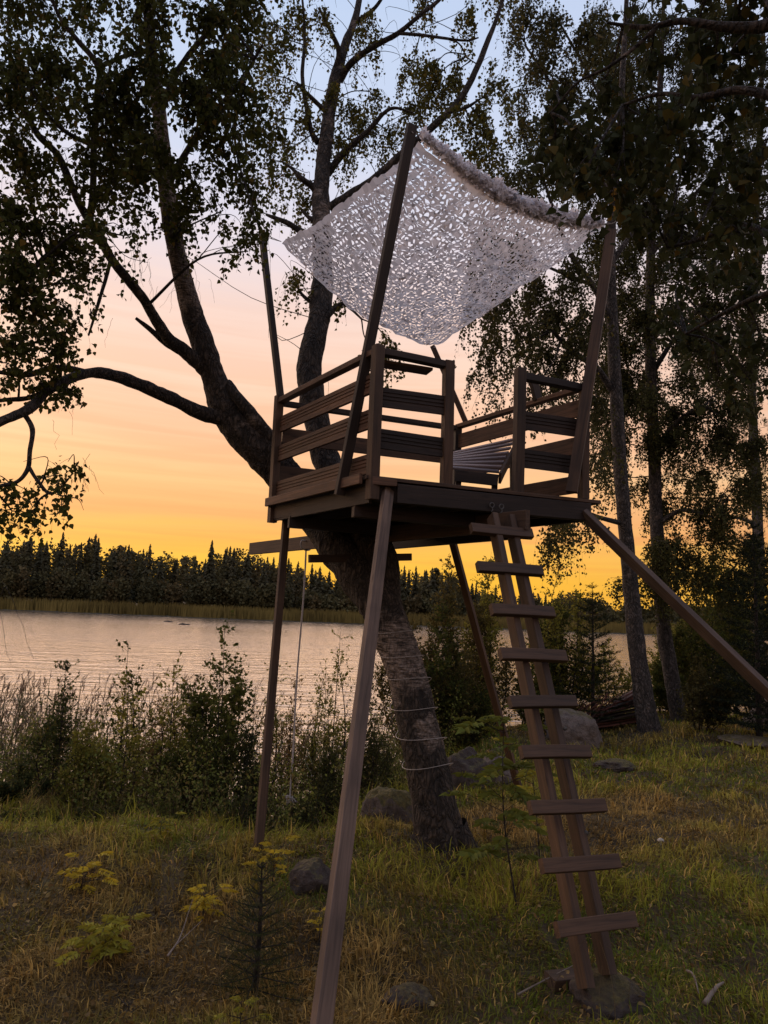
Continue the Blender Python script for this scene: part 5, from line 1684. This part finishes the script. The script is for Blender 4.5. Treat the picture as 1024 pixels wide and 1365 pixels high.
def brushpile():
    rg = np.random.default_rng(304)
    c = G(268, 1085)
    root = empty('brush_pile', c); tag(root, 'small tangle of dark dead twigs on the bank left of the left leg', 'brush pile')
    for k in range(60):
        a = np.array(c) + np.array([rg.normal() * 0.28, rg.normal() * 0.2, rg.uniform(0, 0.12)])
        dv = rg.normal(size=3); dv[2] = abs(dv[2]) * 0.3; dv /= np.linalg.norm(dv); l = rg.uniform(0.15, 0.5)
        mb = MB(); tube(mb, catmull([a, a + dv * l * .5 + rg.normal(size=3) * .03, a + dv * l + [0, 0, -.03]], 4), np.linspace(.006, .002, 9), 4)
        mb.build('twig', CHARRED, root)


brushpile()


def dead_branch(label, pts, r0, mat, name='dead_branch', fork=True, seed=1):
    rg = np.random.default_rng(seed)
    w = []
    for px, py, dz in pts:
        g = G(px, py); w.append(np.array(g) + [0, 0, dz])
    mb = MB(); path = catmull(w, 6)
    tube(mb, path, np.linspace(r0, r0 * 0.4, len(path)), 7, 0.12, 14, cap=True)
    if fork:
        for k in range(3):
            i = rg.integers(2, len(path) - 2); dv = (path[-1] - path[0]); dv /= np.linalg.norm(dv)
            e = path[i] + dv * 0.12 + rg.normal(size=3) * 0.05 + [0, 0, 0.05]
            tube(mb, [path[i], e], [r0 * .5, r0 * .25], 5)
    tag(mb.build(name, mat), label, 'branch')


dead_branch('pale forked dead branch lying in the grass at the lower left', [(222, 1295, .06), (236, 1280, .09), (246, 1263, .14)], 0.006, PALEDEAD, seed=2)
dead_branch('pale broken stick lying at the bottom right', [(916, 1305, .03), (925, 1315, .05), (932, 1335, .03)], 0.008, PALEDEAD, seed=3, fork=False)
dead_branch('grey short log end at the bottom right corner', [(940, 1345, .02), (955, 1330, .04), (965, 1322, .03)], 0.014, PALEDEAD, seed=4, fork=False, name='stick')
dead_branch('light stick lying on the bank beyond the left leg', [(352, 1102, .02), (362, 1106, .05), (372, 1112, .02)], 0.012, PALEDEAD, seed=5)
dead_branch('long thin straw-coloured stick by the ladder foot', [(690, 1340, .03), (735, 1320, .06), (768, 1300, .05)], 0.005, PALEDEAD, seed=6, fork=False, name='stick')
# blocks under the ladder
c = G(757, 1318)
o = beam('wood_block', Vector((c.x - 0.10, c.y + 0.0, c.z + 0.03)), Vector((c.x + 0.09, c.y + 0.06, c.z + 0.015)), 0.11, 0.06, WOOD, None, yref=(0, 1, 0))
tag(o, 'brown sawn wood block wedged at the left of the ladder foot', 'wood block')
# white mushroom / pale cap in the grass
m = G(881, 1127) - Vector((0, 0, 0.045)); mb = MB()
a = np.linspace(0, 1, 7)
tube(mb, [(m.x, m.y, m.z + 0.075 + 0.022 * t) for t in a], 0.028 * np.sqrt(1 - (a * 0.98) ** 2) + 0.001, 14, cap=True)
mr = empty('mushroom', m); tag(mr, 'small white mushroom cap in the grass right of the ladder', 'mushroom')
mb.build('cap', simple('mushroom_skin', (0.40, 0.36, 0.30), 0.7, nscale=30), mr, smooth=True)
mb = MB(); tube(mb, [(m.x, m.y, m.z - 0.01), (m.x, m.y, m.z + 0.08)], 0.008, 8); mb.build('stem', MATS['mushroom_skin'], mr, smooth=True)


# ------------------------------------------------------------------ far shore forest
def far_forest():
    rg = np.random.default_rng(401)
    # near-water reeds strip of the far shore
    mb = MB(); n = 26000
    x = rg.uniform(-150, 190, n); y = far_shore_y(x) + rg.uniform(0.2, 13, n)
    h = rg.uniform(1.4, 3.0, n); w = rg.uniform(0.10, 0.28, n)
    z0 = WATER + 0.1 + (y - far_shore_y(x)) * 0.045
    base = np.array([0.24, 0.18, 0.055]) * (0.7 + 0.5 * vnoise(np.stack([x * .12, y * .4, 0 * x], 1))[:, None] * 0.6 + rg.uniform(-.15, .15, (n, 1)))
    V = np.stack([np.stack([x - w, y, z0], 1), np.stack([x + w, y, z0], 1), np.stack([x + rg.normal(size=n) * .15, y + rg.normal(size=n) * .1, z0 + h], 1)], 1)
    mb.add(V.reshape(-1, 3), None, np.arange(n * 3).reshape(-1, 3), np.repeat(base, 3, 0))
    tag(mb.build('far_reeds', LEAF_FAR), 'tan strip of reeds and grass along the far shore', 'reeds', kind='stuff')

    def treetop(x):
        """height of the wood above the water along the far shore"""
        return 19.0 - 4.0 * sstep(-75, 0, x) - 6.5 * sstep(5, 65, x) + 1.6 * np.sin(x * 0.13) + 1.0 * np.sin(x * 0.31 + 2)
    # broadleaf mass
    fo = MB(); nt = 620
    for k in range(nt):
        x = rg.uniform(-150, 200); dy = rg.uniform(13, 60) if k > 150 else rg.uniform(12, 18)
        y = far_shore_y(x) + dy
        H = float(treetop(x)) * rg.uniform(0.84, 1.03) * (0.55 if dy < 18 else 1) ; Rr = rg.uniform(1.6, 3.4)
        m = 340
        u = rg.normal(size=(m, 3)); u /= np.linalg.norm(u, axis=1)[:, None]; rr = (rg.random(m) ** 0.35)[:, None]
        p = u * rr * np.array([Rr, Rr, H * 0.42]) + np.array([x, y, WATER + H * 0.58])
        p += 0.5 * np.stack([vnoise(p * .5), vnoise(p * .5 + 9), vnoise(p * .5 + 19)], 1)
        base = np.array([(0.085, 0.076, 0.034), (0.102, 0.088, 0.038), (0.074, 0.068, 0.032), (0.105, 0.080, 0.036)][k % 4])  # tints lightened to stand in for distance haze, put into the colour
        add_leaves(fo, p, rg.normal(size=(m, 3)), rg.uniform(0.45, 1.0, m), tint(m, base, 0.35, rg=rg), rg, DIA, DIAZ, DTRI, 1.4)
    tag(fo.build('far_forest', LEAF_FAR), 'dark mixed wood rising behind the far shore of the lake', 'forest', kind='stuff')

    # spruces and pines sticking out of it: four kinds, shared meshes
    kinds = []
    for s in range(5):
        r2 = np.random.default_rng(500 + s)
        H = 1.0; mt = MB(); mc = MB()
        tube(mt, [(0, 0, 0), (0, 0, 0.97)], [0.012, 0.002], 5)
        nl = 34
        pine = s == 4
        for k in range(nl):
            t = (0.15 if not pine else 0.55) + (0.85 if not pine else 0.42) * k / (nl - 1)
            W = (0.12 + 0.025 * s) * (1 - t) ** 0.7 * r2.uniform(0.7, 1.15) + 0.012 if not pine else 0.12 * math.sqrt(max(0.02, 1 - ((t - 0.76) / 0.23) ** 2)) * r2.uniform(0.4, 1.2)
            nb = 10
            for b in range(nb):
                a = r2.uniform(0, 6.28); l = W * r2.uniform(0.55, 1.2)
                o = np.array([math.cos(a), math.sin(a), 0]); sd = np.array([-o[1], o[0], 0]) * l * 0.28
                p0 = np.array([0, 0, t + r2.uniform(-.012, .012)]); e = p0 + o * l + [0, 0, (-0.10 if not pine else 0.05) * l * 2 - 0.006]
                m = p0 + o * l * .5
                sh = r2.uniform(0.7, 1.3)
                mc.add([p0 + [0, 0, .012], m + sd, e, m - sd, m + [0, 0, .02]], None, [(0, 4, 1), (1, 4, 2), (2, 4, 3), (3, 4, 0)], np.array([0.056, 0.050, 0.025]) * sh)
        kinds.append((mt.mesh('trunk', BARK_TWIG), mc.mesh('crown', LEAF_FAR)))
    k = 0
    for x in np.concatenate([np.linspace(-112, 60, 150), np.linspace(62, 120, 20)]):
        x = float(x + rg.normal() * 1.3); dy = rg.uniform(16, 48); y = float(far_shore_y(x)) + dy
        H = float(treetop(x)) * rg.uniform(0.80, 0.98) + (1.0 if rg.random() < .08 else 0)
        kd = 4 if rg.random() < 0.16 else rg.integers(0, 4)
        p = Vector((x, y, WATER + 0.6))
        r = empty('spruce_tree' if kd < 4 else 'pine_tree', p)
        if kd < 4: tag(r, 'dark pointed spruce in the treeline across the lake', 'tree', 'spruces along the far treeline')
        else: tag(r, 'round-topped dark pine in the treeline across the lake', 'tree', 'pines along the far treeline')
        mt, mc = kinds[kd]
        for nm, me in (('trunk', mt), ('crown', mc)):
            o = bpy.data.objects.new(nm, me); col.objects.link(o); o.parent = r
            o.scale = (H * rg.uniform(.85, 1.15) * 0.0 + H, H, H)
        r.rotation_euler = (0, 0, rg.uniform(0, 6.28))
        k += 1


far_forest()
